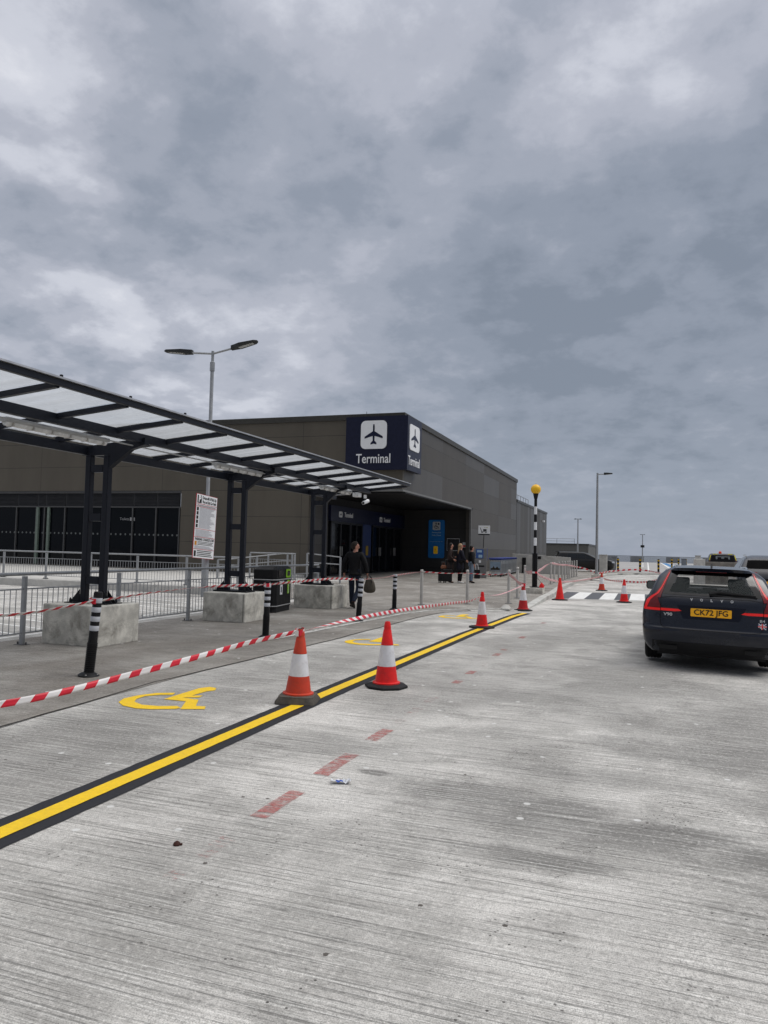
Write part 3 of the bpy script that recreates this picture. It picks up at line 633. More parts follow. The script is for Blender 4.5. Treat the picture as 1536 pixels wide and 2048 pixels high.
tr=b_.n('ShaderNodeBsdfTransparent',{'Color':b_.mix(cl,(.86,.88,.89),(.60,.62,.64))}); tl=b_.n('ShaderNodeBsdfTranslucent',{'Color':(.74,.75,.76,1)}); gl=b_.n('ShaderNodeBsdfGlossy',{'Roughness':.15,'Color':(.9,.9,.9,1)})
m1=b_.n('ShaderNodeMixShader',{0:b_.m('MULTIPLY_ADD',cl,.25,.35),1:tr.outputs[0],2:tl.outputs[0]}); m2=b_.n('ShaderNodeMixShader',{0:.05,1:m1.outputs[0],2:gl.outputs[0]}); nt2.links.new(m2.outputs[0],out.inputs[0])
k=0
while YE-1.2*k>Y0+.1:
    y=YE-1.2*k
    if k>0 or True:
        mb=MB(); mb.obox((XL_-.05,y-.03,zroof(XL_)-.02),(XO-.02,y-.03,zroof(XO)-.06),.06,.07); r=S_(mb,'rafter',NAVY)
        mb=MB()
        for x in (XL_-.02,XM,XO+.03): mb.lathe([(.02,0),(.02,.03),(.008,.035)],6,(x,y-.03,zroof(x)+.03 if x<XO else ZO-.002))
        S_(mb,'bolt',BLACK,r,split=True)
    mb=MB()
    y1=y-1.15
    mb.face([mb.addv(p) for p in ((XL_-.1,y1-.03,zroof(XL_-.1)+.03),(XO-.0,y1-.03,zroof(XO)+.012-.03),(XO-.0,y-.06,zroof(XO)+.012-.03),(XL_-.1,y-.06,zroof(XL_-.1)+.03))])
    mb.face([mb.addv(p) for p in ((XL_-.1,y1-.03,zroof(XL_-.1)+.04),(XO-.0,y1-.03,zroof(XO)+.02-.03),(XO-.0,y-.06,zroof(XO)+.02-.03),(XL_-.1,y-.06,zroof(XL_-.1)+.04))])
    S_(mb,'roof_panel',panel); k+=1
TUBEH=mat('lamp housing grey',(.42,.43,.44),.5); DIFF=mat('clear lamp diffuser',(.72,.73,.73),.25)
for y0,y1 in ((2.2,4.1),(7.18,9.1),(12.1,14.05),(17.0,18.95)):
    mb=MB(); mb.box(-7.76,y0,3.10,-7.62,y1,3.16); q=S_(mb,'strip_light',TUBEH,bevel=.01)
    mb=MB(); mb.tube([(-7.69,y0+.03,3.095),(-7.69,y1-.03,3.095)],.045,10); S_(mb,'diffuser',DIFF,q,smooth=True)
    mb=MB()
    for i in range(6): mb.box(-7.755,y0+.12+i*(y1-y0-.24)/5-.008,3.05,-7.625,y0+.12+i*(y1-y0-.24)/5+.008,3.13)
    S_(mb,'clip',STEEL,q,split=True)
mb=MB(); mb.tube([(-7.58,Y0,3.12),(-7.58,19,3.12),(-7.6,19.4,3.1)],.012,6); S_(mb,'conduit',TUBEH)
mb=MB(); mb.tube([(-8.0,18.05,.75),(-8.0,18.05,2.9),(-7.9,18.3,3.0),(-7.7,19.0,3.08)],.014,6); S_(mb,'cable',mat('cable grey',(.3,.3,.31),.5))
mb=MB(); mb.box(-7.68,19.12,3.02,-7.5,19.36,3.14); S_(mb,'junction_box',SIGNW,bevel=.01)
o=empty('security_camera',(-7.55,19.78,3.12),rad(-20),'white bullet camera hanging from the far end of the canopy beam','camera')
mb=MB(); mb.box(-.03,-.03,-.1,.03,.03,0); br=mb.build('bracket',SIGNW,o)
mb=MB(); mb.tube([(-.03,.16,-.16),(.02,-.1,-.24)],[.055,.05],12); bo=mb.build('housing',SIGNW,o,smooth=True)
mb=MB(); mb.tube([(.02,-.1,-.24),(.022,-.11,-.243)],.035,12); mb.build('lens',BLACK,bo)
# ---------------- flexible bollards
BBL=mat('black flexible plastic',(.011,.011,.012),.45); BWH=mat('grey reflective band',(.50,.52,.56),.35,var=.06)
def flex(x,y,rx,ry,label,h=1.0):
    o=empty('flexible_bollard',(x,y,zp(y)),0,label,'bollard','black flexible bollards')
    o.rotation_euler=(rx,ry,0)
    prof=[(.12,0),(.125,.012),(.10,.03),(.07,.045),(.058,.05)]
    for i in range(16): z=.05+i*.022; prof+=[(.060,z),(.060,z+.013),(.054,z+.015),(.054,z+.02)]
    prof+=[(.052,.42),(.052,h-.02),(.046,h),(.0,h)]
    mb=MB(); mb.lathe(prof,20); mb.build('post',BBL,o,smooth=True)
    for k,z in enumerate((.90,.79,.68,.57)):
        mb=MB(); mb.lathe([(.0535,z-.03),(.0545,z-.028),(.0545,z+.028),(.0535,z+.03)],20,cap=False); mb.build('reflective_band',BWH,o,smooth=True)
    mb=MB()
    for a in range(4): mb.lathe([(.012,.02),(.012,.032)],6,(.098*math.cos(a*1.57+.4),.098*math.sin(a*1.57+.4),0))
    mb.build('bolt',STEEL,o,split=True)
    return o
flex(-6.2,7.2,rad(-1.),rad(4.5),'nearest black flexible bollard with white bands, leaning in front of the stained block')
flex(-6.18,11.51,0,rad(1.2),'black banded bollard in front of the litter bin and pale block',.97)
flex(-5.85,15.08,rad(-1),rad(3.2),'black banded bollard leaning beside the walking man and his bag',.95)
flex(-6.14,18.41,0,rad(.5),'farthest black banded bollard, between the man and the steel bollards',.93)
# ---------------- steel bollards
def steelb(x,y,label,grp,h=1.0,cap=True):
    o=empty('steel_bollard',(x,y,zp(y)),0,label,'bollard',grp)
    mb=MB(); mb.lathe([(.045,0),(.045,h-.06),(.045,h-.01),(.035,h),(0,h)],16); mb.build('tube',STEEL,o,smooth=True)
    mb=MB(); mb.lathe([(.11,0),(.11,.012),(.05,.014)],16); mb.build('floor_flange',mat('dull steel',(.2,.2,.2),.5,.6),o)
    mb=MB(); mb.lathe([(.0462,h-.075),(.0462,h-.065)],16,cap=False); mb.build('cap_joint',BLACK,o)
    return o
G='stainless bollards along the pavement edge'
steelb(-6.02,20.5,'leftmost stainless bollard of the near group, right of the last black banded bollard',G)
steelb(-4.88,21.38,'stainless bollard with tape in front of the women, second of the near group',G)
steelb(-3.8,22.19,'stainless bollard just left of the cone where the two tapes meet',G)
steelb(-3.85,24.1,'untaped stainless bollard behind the one at the tape corner',G)
steelb(-4.35,29.0,'stainless bollard left of the striped beacon post with tape tied on',G,.95)
for i,y in enumerate((35.2,36.5,38.4,40.0,41.2,42.6,43.6,45.0,46.4,48.0)):
    steelb(-4.08+.012*i,y,'slim stainless bollard in the row of ten in front of the low concrete wall','row of ten stainless bollards by the ramp wall',1.0)
# ---------------- traffic cones
def cone(name,x,y,rz,label,h=.75,body=RED,base='oct',sleeve=(.30,.62),tilt=0,rr=(.135,.032),z=0,dark=RUB,topdark=False,allred=False):
    o=empty(name,(x,y,z),rz,label,'traffic cone','traffic cones standing in the lane'); o.rotation_euler=(0,tilt,rz)
    R=lambda t: rr[0]+(rr[1]-rr[0])*t
    if base=='oct':
        mb=MB(); n=8; mb.lathe([(.245,0),(.255,.012),(.25,.03),(.16,.05),(.15,.055)],n); bs=mb.build('base',dark,o,bevel=.006)
        z0=.05
    elif base=='sq':
        mb=MB(); P=rrect(.42,.42,.07,4); Q=rrect(.36,.36,.07,4); U=rrect(.30,.30,.12,4)
        rings=[[mb.addv((x_,y_,zz_)) for x_,y_ in poly] for poly,zz_ in ((P,0),(P,.02),(Q,.065),(Q,.075),(U,.085))]
        for A,B in zip(rings,rings[1:]):
            for j in range(len(A)): mb.face((A[j],A[(j+1)%len(A)],B[(j+1)%len(A)],B[j]))
        mb.face(rings[0][::-1]); mb.face(rings[-1]); mb.build('base',dark,o,smooth=True,ang=50); z0=.085
    else:
        mb=MB(); mb.lathe([(.26,0),(.27,.012),(.262,.03),(.15,.045)],28); mb.build('base',dark,o,smooth=True); z0=.04
    mb=MB(); t0=0
    top=h
    def ring(t): return (R(t),z0+(top-z0)*t)
    a,c=sleeve
    if allred:
        mb.lathe([(R(0)+.02,z0),(R(0)+.02,z0+.012),ring(.02),ring(.5),ring(.96),(R(.98),top),(0,top)],28); mb.build('body',body,o,smooth=True)
        return o
    mb.lathe([(R(0)+.025,z0-.005),(R(0)+.025,z0+.012),ring(.03),ring(a*.5),ring(a-.03)]+[(R(a-.03)-.004,z0+(top-z0)*(a)),(R(c)-.004,z0+(top-z0)*c),(R(c)+.0,z0+(top-z0)*(c+.005)),ring(.86),(R(.87)-.006,z0+(top-z0)*.885),(R(.9),z0+(top-z0)*.9),(R(.97),z0+(top-z0)*.97),(R(1)*.9,top),(R(1)*.6,top+.001)],28,cap=False); mb.build('body',body,o,smooth=True,ang=45)
    mb=MB(); mb.lathe([ring(a-.02),(R(a)+.002,z0+(top-z0)*(a-.015)),(R(c)+.002,z0+(top-z0)*c)],28,cap=False); mb.build('reflective_sleeve',REFW,o,smooth=True)
    mb=MB(); mb.lathe([(R(1)*.75,top-.035),(R(1)*.8,top+.004),(R(1)*.55,top+.006)],16,cap=False); mb.build('tip',RUBD if topdark else body,o,smooth=True)
    return o
cone('traffic_cone',-3.36,7.0,rad(14),'faded orange red and white cone on a dirty square rubber base, tape tied on',.745,REDO,'sq',dark=RUBD,topdark=True,tilt=rad(1))
cone('traffic_cone',-2.8,8.17,rad(10),'clean bright red and white cone on a black octagonal base, nearest upright one')
cone('traffic_cone',-3.17,15.3,rad(22),'slim red and white cone on a dark rounded base astride the yellow line',.74,RED,'rnd',sleeve=(.36,.72),rr=(.125,.03))
cone('traffic_cone',-3.08,20.3,rad(5),'red and white cone with scuffed sleeve at the far end of yellow line',.74,mat('cone dull red',(.45,.012,.015),.5),'oct',sleeve=(.36,.74))
cone('traffic_cone',-2.66,25.6,0,'all red cone without any white sleeve, beside the kerb and crossing',.75,mat('cone plain red',(.78,.02,.015),.45),'rnd',allred=True,rr=(.14,.03))
cone('traffic_cone',-1.7,33.3,rad(10),'faded orange based cone standing beyond the crossing',.78,REDO,'oct',sleeve=(.36,.72))
cone('traffic_cone',-.6,25.8,rad(12),'red and white cone in the middle of the crossing, left of the dark estate car',.76,RED,'oct',sleeve=(.36,.72),z=-.0)
cone('traffic_cone',.95,34.0,0,'cone almost hidden behind the dark estate car',.78,RED,'oct',z=zr(.95))
# ---------------- guard rail fences
def railfence(A,B,posts,label,z0=0,zt=1.08,zm=.85,zb=.18,bars=.105,name='pedestrian_railing',grp='galvanised pedestrian railings'):
    A=Vector((*A,z0));B=Vector((*B,z0)); o=empty(name,A,0,label,'railing',grp); L=(B-A).length; d=(B-A)/L
    for t in posts:
        p=d*t; mb=MB(); mb.box(p.x-.03,p.y-.03,0,p.x+.03,p.y+.03,zt-.035); q=mb.build('post',GALV,o,bevel=.004)
        mb=MB(); mb.box(p.x-.1,p.y-.06,0,p.x+.1,p.y+.06,.012)
        for s in (-1,1): mb.lathe([(.014,.012),(.014,.04),(.008,.05)],6,(p.x+s*.08,p.y,0))
        mb.build('base_plate',mat('bolts dark steel',(.1,.1,.1),.5,.6),q)
    mb=MB(); mb.tube([Vector((0,0,zt)),d*L+Vector((0,0,zt))],.028,10); mb.build('top_rail',GALV,o,smooth=True)
    n=Vector((-d.y,d.x,0))
    for t0,t1 in zip(posts,posts[1:]):
        mb=MB(); a,c=t0+.045,t1-.045
        mb.obox(d*a+Vector((0,0,zm)),d*c+Vector((0,0,zm)),.035,.02); mb.obox(d*a+Vector((0,0,zb)),d*c+Vector((0,0,zb)),.035,.02)
        k=int((c-a)/bars)
        for i in range(1,k):
            p=d*(a+(c-a)*i/k); mb.tube([p+Vector((0,0,zb)),p+Vector((0,0,zm))],.007,5,False)
        mb.build('infill_panel',GALV,o)
    return o
railfence((-8.93,2.4),(-8.93,19.72),[.02,2.17,4.34,6.49,8.65,10.84,13.0,15.15,17.3],'long galvanised railing behind the concrete blocks, nearest the camera',0)
railfence((-37.05,20.6),(-12.05,20.6),[1.92*i for i in range(14)],'galvanised railing along the raised platform in front of the dark windows',.25,.95,.72,.12)
railfence((-15.2,26.8),(-13.15,26.8),[0,.83,1.7,2.02],'short galvanised railing at the top of the ramp against the cladding',.25,1.05,.8,.12)
o=empty('ramp_handrail',(-13.3,27,0),0,'sloping double handrail of the ramp down from the platform, behind the litter bin','handrail')
mb=MB()
mb.tube([(-2.6,-1.5,1.0),(-2.2,-1.5,1.02),(-.45,0,1.3),(-.1,0,1.32),(-.1,0,.25)],.024,8)
mb.tube([(-2.6,-1.5,.72),(-.5,0,1.0),(-.1,0,1.0)],.02,8)
mb.tube([(.1,1,1.32),(1.6,1,1.2),(1.6,1,.9),(.1,1,.95)],.022,8); mb.build('rail',GALV,o,smooth=True)
mb=MB()
for x,y,h in ((-2.6,-1.5,1.0),(-1.3,-.7,1.15),(-.1,0,1.3),(.1,1,1.32),(.85,1,1.25),(1.6,1,1.2)): mb.box(x-.03,y-.03,.2 if y<1 else .1,x+.03,y+.03,h)
mb.build('post',GALV,o)
# sloping ramp surface
mb=MB(); i=[mb.addv(p) for p in ((-15.29,27.0,.24),(-15.29,31.0,.135),(-12.01,31.0,.135),(-12.01,27.0,.24),(-15.29,27,0),(-15.29,31,0),(-12.01,31,.0),(-12.01,27,0))]
for f in ((0,3,2,1),(0,4,7,3),(1,2,6,5),(3,7,6,2)): mb.face([i[q] for q in f])
mb.build('ramp',CONCL,kind='structure')
# ---------------- barrier tape
TW=mat('tape white',(.74,.72,.71),.4,var=.05); TR=mat('tape red',(.62,.015,.035),.4,var=.08)
def catm(P,n):
    o=[]; P=[Vector(p) for p in P]; Q=[P[0]*2-P[1]]+P+[P[-1]*2-P[-2]]
    for i in range(1,len(Q)-2):
        for k in range(n):
            t=k/n; a,b_,c,d=Q[i-1:i+3]; o.append(.5*((2*b_)+(c-a)*t+(2*a-5*b_+4*c-d)*t*t+(3*b_-a-3*c+d)*t**3))
    o.append(P[-1]); return o
def tape(P,label,tw=None,w=.048,stripe=.098,seed=1,name='barrier_tape',slack=0.):
    rnd=random.Random(seed); path=catm(P,24); L=[0]
    for a,c in zip(path,path[1:]): L.append(L[-1]+(c-a).length)
    tot=L[-1]; step=stripe/2; n=int(tot/step)
    def at(s):
        s=max(0,min(tot-1e-4,s)); 
        import bisect; i=bisect.bisect_right(L,s)-1; i=min(i,len(path)-2); return path[i].lerp(path[i+1],(s-L[i])/(L[i+1]-L[i]+1e-9))
    o0=path[0]; mb=MB(); mb.mats=[TW,TR]
    tw=tw or [(0,.1),(1,.1)]
    prev=None
    for k in range(n+1):
        s=k*step; p=at(s); d=(at(s+.03)-at(s-.03)).normalized(); side=Vector((0,0,1)); n1=d.cross(side).normalized(); upv=n1.cross(d)
        a=lerp_curve(tw,s/tot)*math.pi+.12*math.sin(s*1.7+seed)
        wv=(upv*math.cos(a)+n1*math.sin(a))*w/2; curl=n1*.006*math.sin(s*5+seed)
        row=[p+wv*q+curl*(1-abs(q))+d*(q*.022) -o0 for q in (-1,-.33,.33,1)]
        idx=[mb.addv(r) for r in row]
        if prev:
            mb.cur=(k-1)//2%2
            for j in range(3): mb.face((prev[j],idx[j],idx[j+1],prev[j+1]))
        prev=idx
    ob=mb.build(name,None,smooth=True,ang=80); ob.location=o0; tag(ob,label,'barrier tape','red and white barrier tapes'); 
    so_=ob.modifiers.new('thin','SOLIDIFY'); so_.thickness=.0015
    return ob
tape([(-4.75,2.2,.56),(-4.35,3.2,.49),(-4.1,3.92,.485),(-3.95,4.3,.51),(-3.8,4.82,.56),(-3.6,5.54,.635),(-3.48,6.22,.69),(-3.37,6.95,.72)],'wide near tape sagging from the left edge up to the dirty based cone',[(0,.05),(.3,.02),(.45,-.06),(.7,-.12),(.85,.05),(1,.15)],seed=2)
tape([(-3.35,7.03,.72),(-3.32,8.24,.735),(-3.3,10.16,.715),(-3.28,13.0,.64),(-3.24,14.5,.60),(-3.17,15.25,.66)],'middle tape from the dirty based cone to the slim cone',[(0,.4),(.12,.62),(.25,.9),(.5,1.0),(.75,1.05),(1,1.3)],seed=5)
tape([(-3.17,15.35,.67),(-3.14,17,.60),(-3.11,19,.64),(-3.08,20.25,.70)],'twisted thin tape between the slim cone and the scuffed cone',[(0,.45),(.5,.56),(1,.48)],seed=6,stripe=.07)
tape([(-6.9,3.2,.95),(-6.3,5.0,.85),(-6.15,5.82,.825),(-6.12,6.4,.84),(-6.12,7.2,.90)],'upper tape from the left edge to the nearest black bollard',[(0,.2),(.6,.3),(1,.2)],seed=8)
tape([(-6.1,7.25,.90),(-6.15,8.3,.94),(-6.15,9.66,.965),(-6.15,11.4,.925)],'upper tape between the two nearest black bollards passing the middle block',[(0,.25),(.35,.42),(.5,.48),(.6,.2),(.85,.12),(1,.4)],seed=9)
tape([(-6.15,11.5,.925),(-6.1,13.2,.945),(-6.0,14.2,.95),(-5.87,15.05,.90)],'tape crossing in front of the litter bin and third block',[(0,.3),(.5,.12),(.9,.1),(1,.45)],seed=10)
tape([(-5.87,15.1,.90),(-6.0,17,.885),(-6.14,18.38,.90),(-6.1,19.5,.93),(-6.02,20.45,.955)],'upper tape from the leaning bollard past the man to the first steel bollard',[(0,.42),(.4,.3),(.7,.2),(1,.35)],seed=11)
tape([(-6.02,20.5,.955),(-5.4,20.95,.92),(-4.88,21.3,.93),(-4.3,21.7,.90),(-3.8,22.1,.93)],'upper tape across three steel bollards in front of the women',[(0,.2),(.4,.35),(.7,.25),(1,.4)],seed=12)
tape([(-3.8,22.1,.93),(-3.55,21.6,.82),(-3.3,20.9,.72),(-3.08,20.3,.71)],'crumpled tape dropping from the corner steel bollard to the scuffed cone',[(0,.1),(.5,.05),(1,.2)],w=.13,seed=13,stripe=.05)
tape([(-4.35,28.95,.90),(-4.15,28.2,.82),(-3.85,27.2,.86),(-3.68,26.82,.88)],'doubled tape between the taped steel bollard and the striped beacon post',[(0,.1),(.5,.2),(1,.1)],w=.14,seed=14,stripe=.07)
tape([(-3.6,26.9,.90),(-3.75,29,.92),(-3.95,32,1.0),(-4.05,35.1,1.12)],'tape rising from the beacon post to the row of ten steel bollards',[(0,.1),(.4,.0),(1,.3)],w=.12,seed=15,stripe=.09)
tape([(-4.05,35.2,1.1),(-3.98,38.5,.98),(-3.9,41.2,.93),(-3.85,45,.80),(-3.3,46,.66),(-2.7,45.6,.46)],'tape running along the row of ten steel bollards down to the tall lamp base',[(0,.1),(1,.1)],w=.09,seed=16,stripe=.16)
tape([(-3.64,26.85,.86),(-3.6,28.5,.66),(-3.5,31,.45),(-3.3,34,.3),(-3.02,41,.17),(-2.4,44.8,.25)],'low tape from the beacon post dropping behind the plain red cone to the lamp base',[(0,.1),(1,.1)],w=.09,seed=17,stripe=.14)
tape([(-2.55,45.4,.42),(-1.8,47,.55),(-.6,48,.66),(.4,48,.6),(1.4,42,.5),(1.9,36,.55)],'far tape crossing the lane from the lamp base towards the estate car roof',[(0,.1),(1,.1)],w=.10,seed=18,stripe=.2)
tape([(-2.5,45.2,.25),(-1.8,42.5,.16),(-.9,40,.2),(.1,38,.28),(.95,34.2,.62)],'lowest far tape hanging just above the lane behind the faded cone',[(0,.1),(1,.1)],w=.09,seed=19,stripe=.18)
tape([(-3.64,26.75,.84),(-3.6,26.9,.7),(-3.45,27.2,.45),(-3.3,27.4,.32)],'loose white tape end hanging down from the beacon post',[(0,.3),(1,.5)],w=.05,seed=20,stripe=.5)
for x,y,z,r_,l in ((-3.36,7.0,.715,.045,'tape knot wrapped round the tip of the dirty based cone'),(-6.16,7.2,.90,.06,'tape wrapped round the nearest black bollard'),(-6.17,11.5,.925,.058,'tape wrapped round the black bollard by the bin'),(-3.08,20.3,.70,.06,'tape bundle on the scuffed cone tip'),(-3.67,26.8,.88,.105,'tape wound round the black sleeve of the beacon post')):
    mb=MB(); mb.mats=[TW,TR]; n=18; R_=random.Random(int(x*10))
    pr=None
    for k in range(n+1):
        a=2*math.pi*k/n; rr=r_+R_.uniform(0,.006); q=[mb.addv((rr*math.cos(a),rr*math.sin(a),h+R_.uniform(-.004,.004)+.01*math.sin(a))) for h in (-.03,.03)]
        if pr: mb.cur=(k//3)%2; mb.face((pr[0],q[0],q[1],pr[1]))
        pr=q
    o=mb.build('tape_wrap'); o.location=(x,y,z); tag(o,l,'barrier tape')
# ---------------- lamp posts
def lamp(name,x,y,z,h,label,heads,r=.055,thick=None,m=GALV,base=None,rz=0,grp=None,tilt=8):
    o=empty(name,(x,y,z),rz,label,'lamp post',grp)
    mb=MB()
    if thick: mb.lathe([(.11,0),(.11,thick),(.095,thick+.05),(r,thick+.16),(r,h-.6),(r*.8,h-.55),(r*.8,h)],18)
    else: mb.lathe([(r*1.3,0),(r,h*.5),(r*.75,h)],12)
    pole=mb.build('pole',m,o,smooth=True)
    if thick:
        mb=MB(); mb.lathe([(r+.02,h-.62),(r+.02,h-.35),(r*.9,h-.33)],14); mb.build('collar',m,pole)
        mb=MB(); mb.box(-.05,-.14,.35,.05,-.11,.75); mb.build('access_door',GALV,pole)
    for hh_ in heads:
        sx,L=hh_[:2]; tilt=hh_[2] if len(hh_)>2 else tilt
        mb=MB(); s=1 if sx>0 else -1; e=h-.08; t=math.tan(rad(tilt))*abs(L)
        mb.tube([(0,0,e),(s*L*.45,0,e+t*.45)],.032,8); a=mb.build('arm',m,o)
        mb=MB(); x0,x1=s*L*.42,s*L
        pl=[(0,-.07),(.12,-.1),(.35,-.18),(.9,-.15),(1,-.06),(1,.06),(.9,.15),(.35,.18),(.12,.1),(0,.07)]
        zt=lambda q:e+t*(.42+.58*q)
        top=[mb.addv((x0+(x1-x0)*q,yy,zt(q)+.09*(1-q*.6))) for q,yy in pl]; bot=[mb.addv((x0+(x1-x0)*q,yy,zt(q)-.045+.03*q)) for q,yy in pl]
        mb.face(top); mb.face(bot[::-1]); k=len(pl)
        for j in range(k): mb.face((bot[j],bot[(j+1)%k],top[(j+1)%k],top[j]))
        hd=mb.build('lamp_head',mat('dark lamp head',(.035,.037,.037),.5),a,bevel=.008)
        mb=MB(); pz=lambda q:zt(q)-.045+.03*q-.004
        mb.face([mb.addv((x0+(x1-x0)*q,yy,pz(q))) for q,yy in ((.3,-.09),(.85,-.08),(.85,.08),(.3,.09))]); mb.build('led_panel',mat('lamp lens',(.45,.46,.45),.3),hd)
    return o
lamp('lamp_post',-12.6,19.5,0,7.56,'tall galvanised double headed lamp post rising behind the canopy and carrying the parking sign',[(-1,1.6,4),(1,1.45,13)],thick=1.15,rz=rad(8),tilt=5)
o=lamp('lamp_post',-2.6,45.2,.35,6.0,'tall single headed lamp post standing on a low concrete block left of the lane',[(1,.85)],r=.07,rz=rad(5),tilt=2)
bl=empty('lamp_base_block',(-2.6,45.3,.13),0,'low concrete block at the foot of the tall single headed lamp post','concrete block'); mb=MB(); mb.box(-.3,-.35,0,.3,.35,.24); mb.build('block',CONC,bl,bevel=.015); mb=MB(); mb.box(-.14,-.14,.24,.14,.14,.262); mb.build('plate',BLACK,bl)
lamp('lamp_post',-8.17,100,.13,6.0,'distant lamp post rising above the parked black car roof',[(-1,.5),(1,.5)],r=.09,tilt=0)
o=lamp('lamp_post',-.22,148,.13,5.3,'most distant thin lamp post standing at the far parapet',[(-1,.45),(1,.45)],r=.09,tilt=0); mb=MB(); mb.box(-.35,-.2,2.8,.35,.2,3.25); mb.build('equipment_box',BLACK,o)
# sign on first lamp post
o=empty('parking_sign',(-12.42,18.5,1.2),0,'tall white parking terms sign with red border on the double lamp post','sign'); o.rotation_euler=(rad(-3.5),0,0)
ux,uz=Vector((0,1,0)),Vector((0,0,1)); SW_,SH_=1.12,1.9; INK=mat('sign ink',(.02,.02,.02),.5); INKG=mat('small print grey',(.30,.30,.33),.5); SR=mat('sign red',(.42,.02,.03),.5)
def sbox(mb,y0,z0,y1,z1,d,t=.003): mb.box(d,y0,z0,d+t,y1,z1)
mb=MB(); sbox(mb,0,0,SW_,SH_,0,.02); bd=mb.build('board',SR,o)
mb=MB(); sbox(mb,.012,.012,SW_-.012,SH_-.012,.0205); mb.build('face',SIGNW,bd)
mb=MB()
for z in (1.60,1.52,.86,.62,.26): sbox(mb,.02,z,SW_-.02,z+.012,.024)
mb.build('red_rule',SR,bd,split=True)
mb=MB(); sbox(mb,.05,1.63,.27,1.86,.024,.003)
for k in range(5): sbox(mb,.05,1.40-k*.125,.15,1.50-k*.125,.024)
sbox(mb,.05,.05,.15,.22,.024); mb.build('pictogram',INK,bd,split=True)
mb=MB(); sbox(mb,.05,.38,.16,.50,.024); mb.build('orange_square',mat('sign orange',(.55,.22,.01),.5),bd)
mb=MB(); R_=random.Random(4)
for z0,z1,dz in ((.90,1.50,.026),(.645,.84,.026),(.285,.37,.024)):
    z=z0
    while z<z1: sbox(mb,.2 if z0>.8 else .06,z,R_.uniform(.75,1.06),z+.010,.024); z+=dz
mb.build('small_print',INKG,bd)
mb=MB()
for z in (.40,.44,.48): sbox(mb,.2,z,R_.uniform(.9,1.06),z+.016,.024)
for z in (.06,.11,.16,.21): sbox(mb,.2,z,R_.uniform(.85,1.06),z+.022,.024)
for z in (1.548,1.568): sbox(mb,.06,z,1.05,z+.008,.024)
mb.build('print_line',INK,bd,split=True)
text('P',.26,(.03,.16,1.745),ux,uz,SIGNW,bd,bold=.012,width=.13); text('Drop-off & Pick Up',.12,(.026,.69,1.80),ux,uz,INK,bd,width=.74,bold=.003); text('Pay on Exit Car Park',.12,(.026,.69,1.68),ux,uz,INK,bd,width=.74,bold=.003); text('PARKING CHARGE £100',.11,(.026,.56,.56),ux,uz,INK,bd,width=1.0,bold=.002)
# ---------------- beacon
o=empty('crossing_beacon',(-3.67,26.8,.35),0,'black and white striped crossing beacon with a yellow globe','beacon')
mb=MB(); mb.lathe([(.095,0),(.095,1.2),(.05,1.22)],18); mb.build('sleeve',BLKG,o,smooth=True)
for i in range(7):
    mb=MB(); z0=1.2+i*.28; mb.lathe([(.052,z0),(.052,z0+.28)],16,cap=False); mb.build('pole_band',BLACK if i%2==0 else SIGNW,o,smooth=True)
mb=MB(); mb.lathe([(.05,3.16-.0),(.06,3.16),(.10,3.35),(.10,3.37)],18); mb.build('globe_holder',BLACK,o,smooth=True)
GL=mat('beacon yellow',(.88,.50,.01),.35,var=.03)
mb=MB(); R=.18; mb.lathe([(R*math.sin(rad(a)),3.50-R*math.cos(rad(a))) for a in range(35,181,8)]+[(0.001,3.50+R)],28); mb.build('globe',GL,o,smooth=True)
mb=MB(); mb.lathe([(.02,3.67),(.01,3.70)],6); mb.build('finial',BLACK,o)
bl=empty('beacon_base_block',(-3.65,26.8,.11),0,'small concrete block under the striped crossing beacon','concrete block'); mb=MB(); mb.box(-.33,-.3,0,.3,.3,.225); mb.build('block',CONC,bl,bevel=.012); mb=MB(); mb.lathe([(.2,.225),(.2,.25),(.1,.26)],8); mb.build('base_plate',BLACK,bl)
o=empty('red_cap',(-3.4,26.65,.345),0,'small round red cap lying on the beacon base block','cap'); mb=MB(); mb.lathe([(.085,0),(.09,.05),(.06,.13),(0,.15)],14); mb.build('cap_body',RED,o,smooth=True); mb=MB(); mb.lathe([(.03,.14),(.02,.17)],8); mb.build('cap_button',RED,o)
# yellow and black far posts
for x,y,z in ((-2.03,65.3,.13),(-.28,66,.13),(1.18,66.3,.13),(2.75,82,.13),(3.55,86,.13),(4.4,87.8,.13)):
    o=empty('striped_post',(x,y,z),0,'far yellow and black striped post in the row across the deck','post','far yellow and black striped posts')
    mb=MB(); mb.lathe([(.085,0),(.085,1.08),(.06,1.12)],10); q=mb.build('post_body',BLACK,o)
    mb=MB()
    for k in range(3): mb.lathe([(.09,.3+k*.32),(.09,.41+k*.32)],10,cap=False)
    mb.build('yellow_band',mat('post yellow',(.60,.36,.01),.5),o,split=True)
for x,y,z,w,h,l in ((-2.98,60.4,.13,.58,1.35,'upright pale concrete pier in front of the parked black car'),(-2.5,70,.13,.35,1.15,'dark grey upright post left of the striped posts'),(4.0,84,.13,.5,1.1,'blue grey upright cabinet among the striped posts'),(5.1,80,.1,.5,1.5,'pale concrete pier near the pickup barrier')):
    o=empty('upright_pier',(x,y,z),0,l,'pier'); mb=MB(); mb.box(-w/2,-w/2,0,w/2,w/2,h); mb.build('pier_body',CONCL if 'pale' in l else PG,o,bevel=.02); mb=MB(); mb.box(-w/2-.03,-w/2-.03,h,w/2+.03,w/2+.03,h+.05); mb.build('pier_cap',CONCL if 'pale' in l else PG,o)
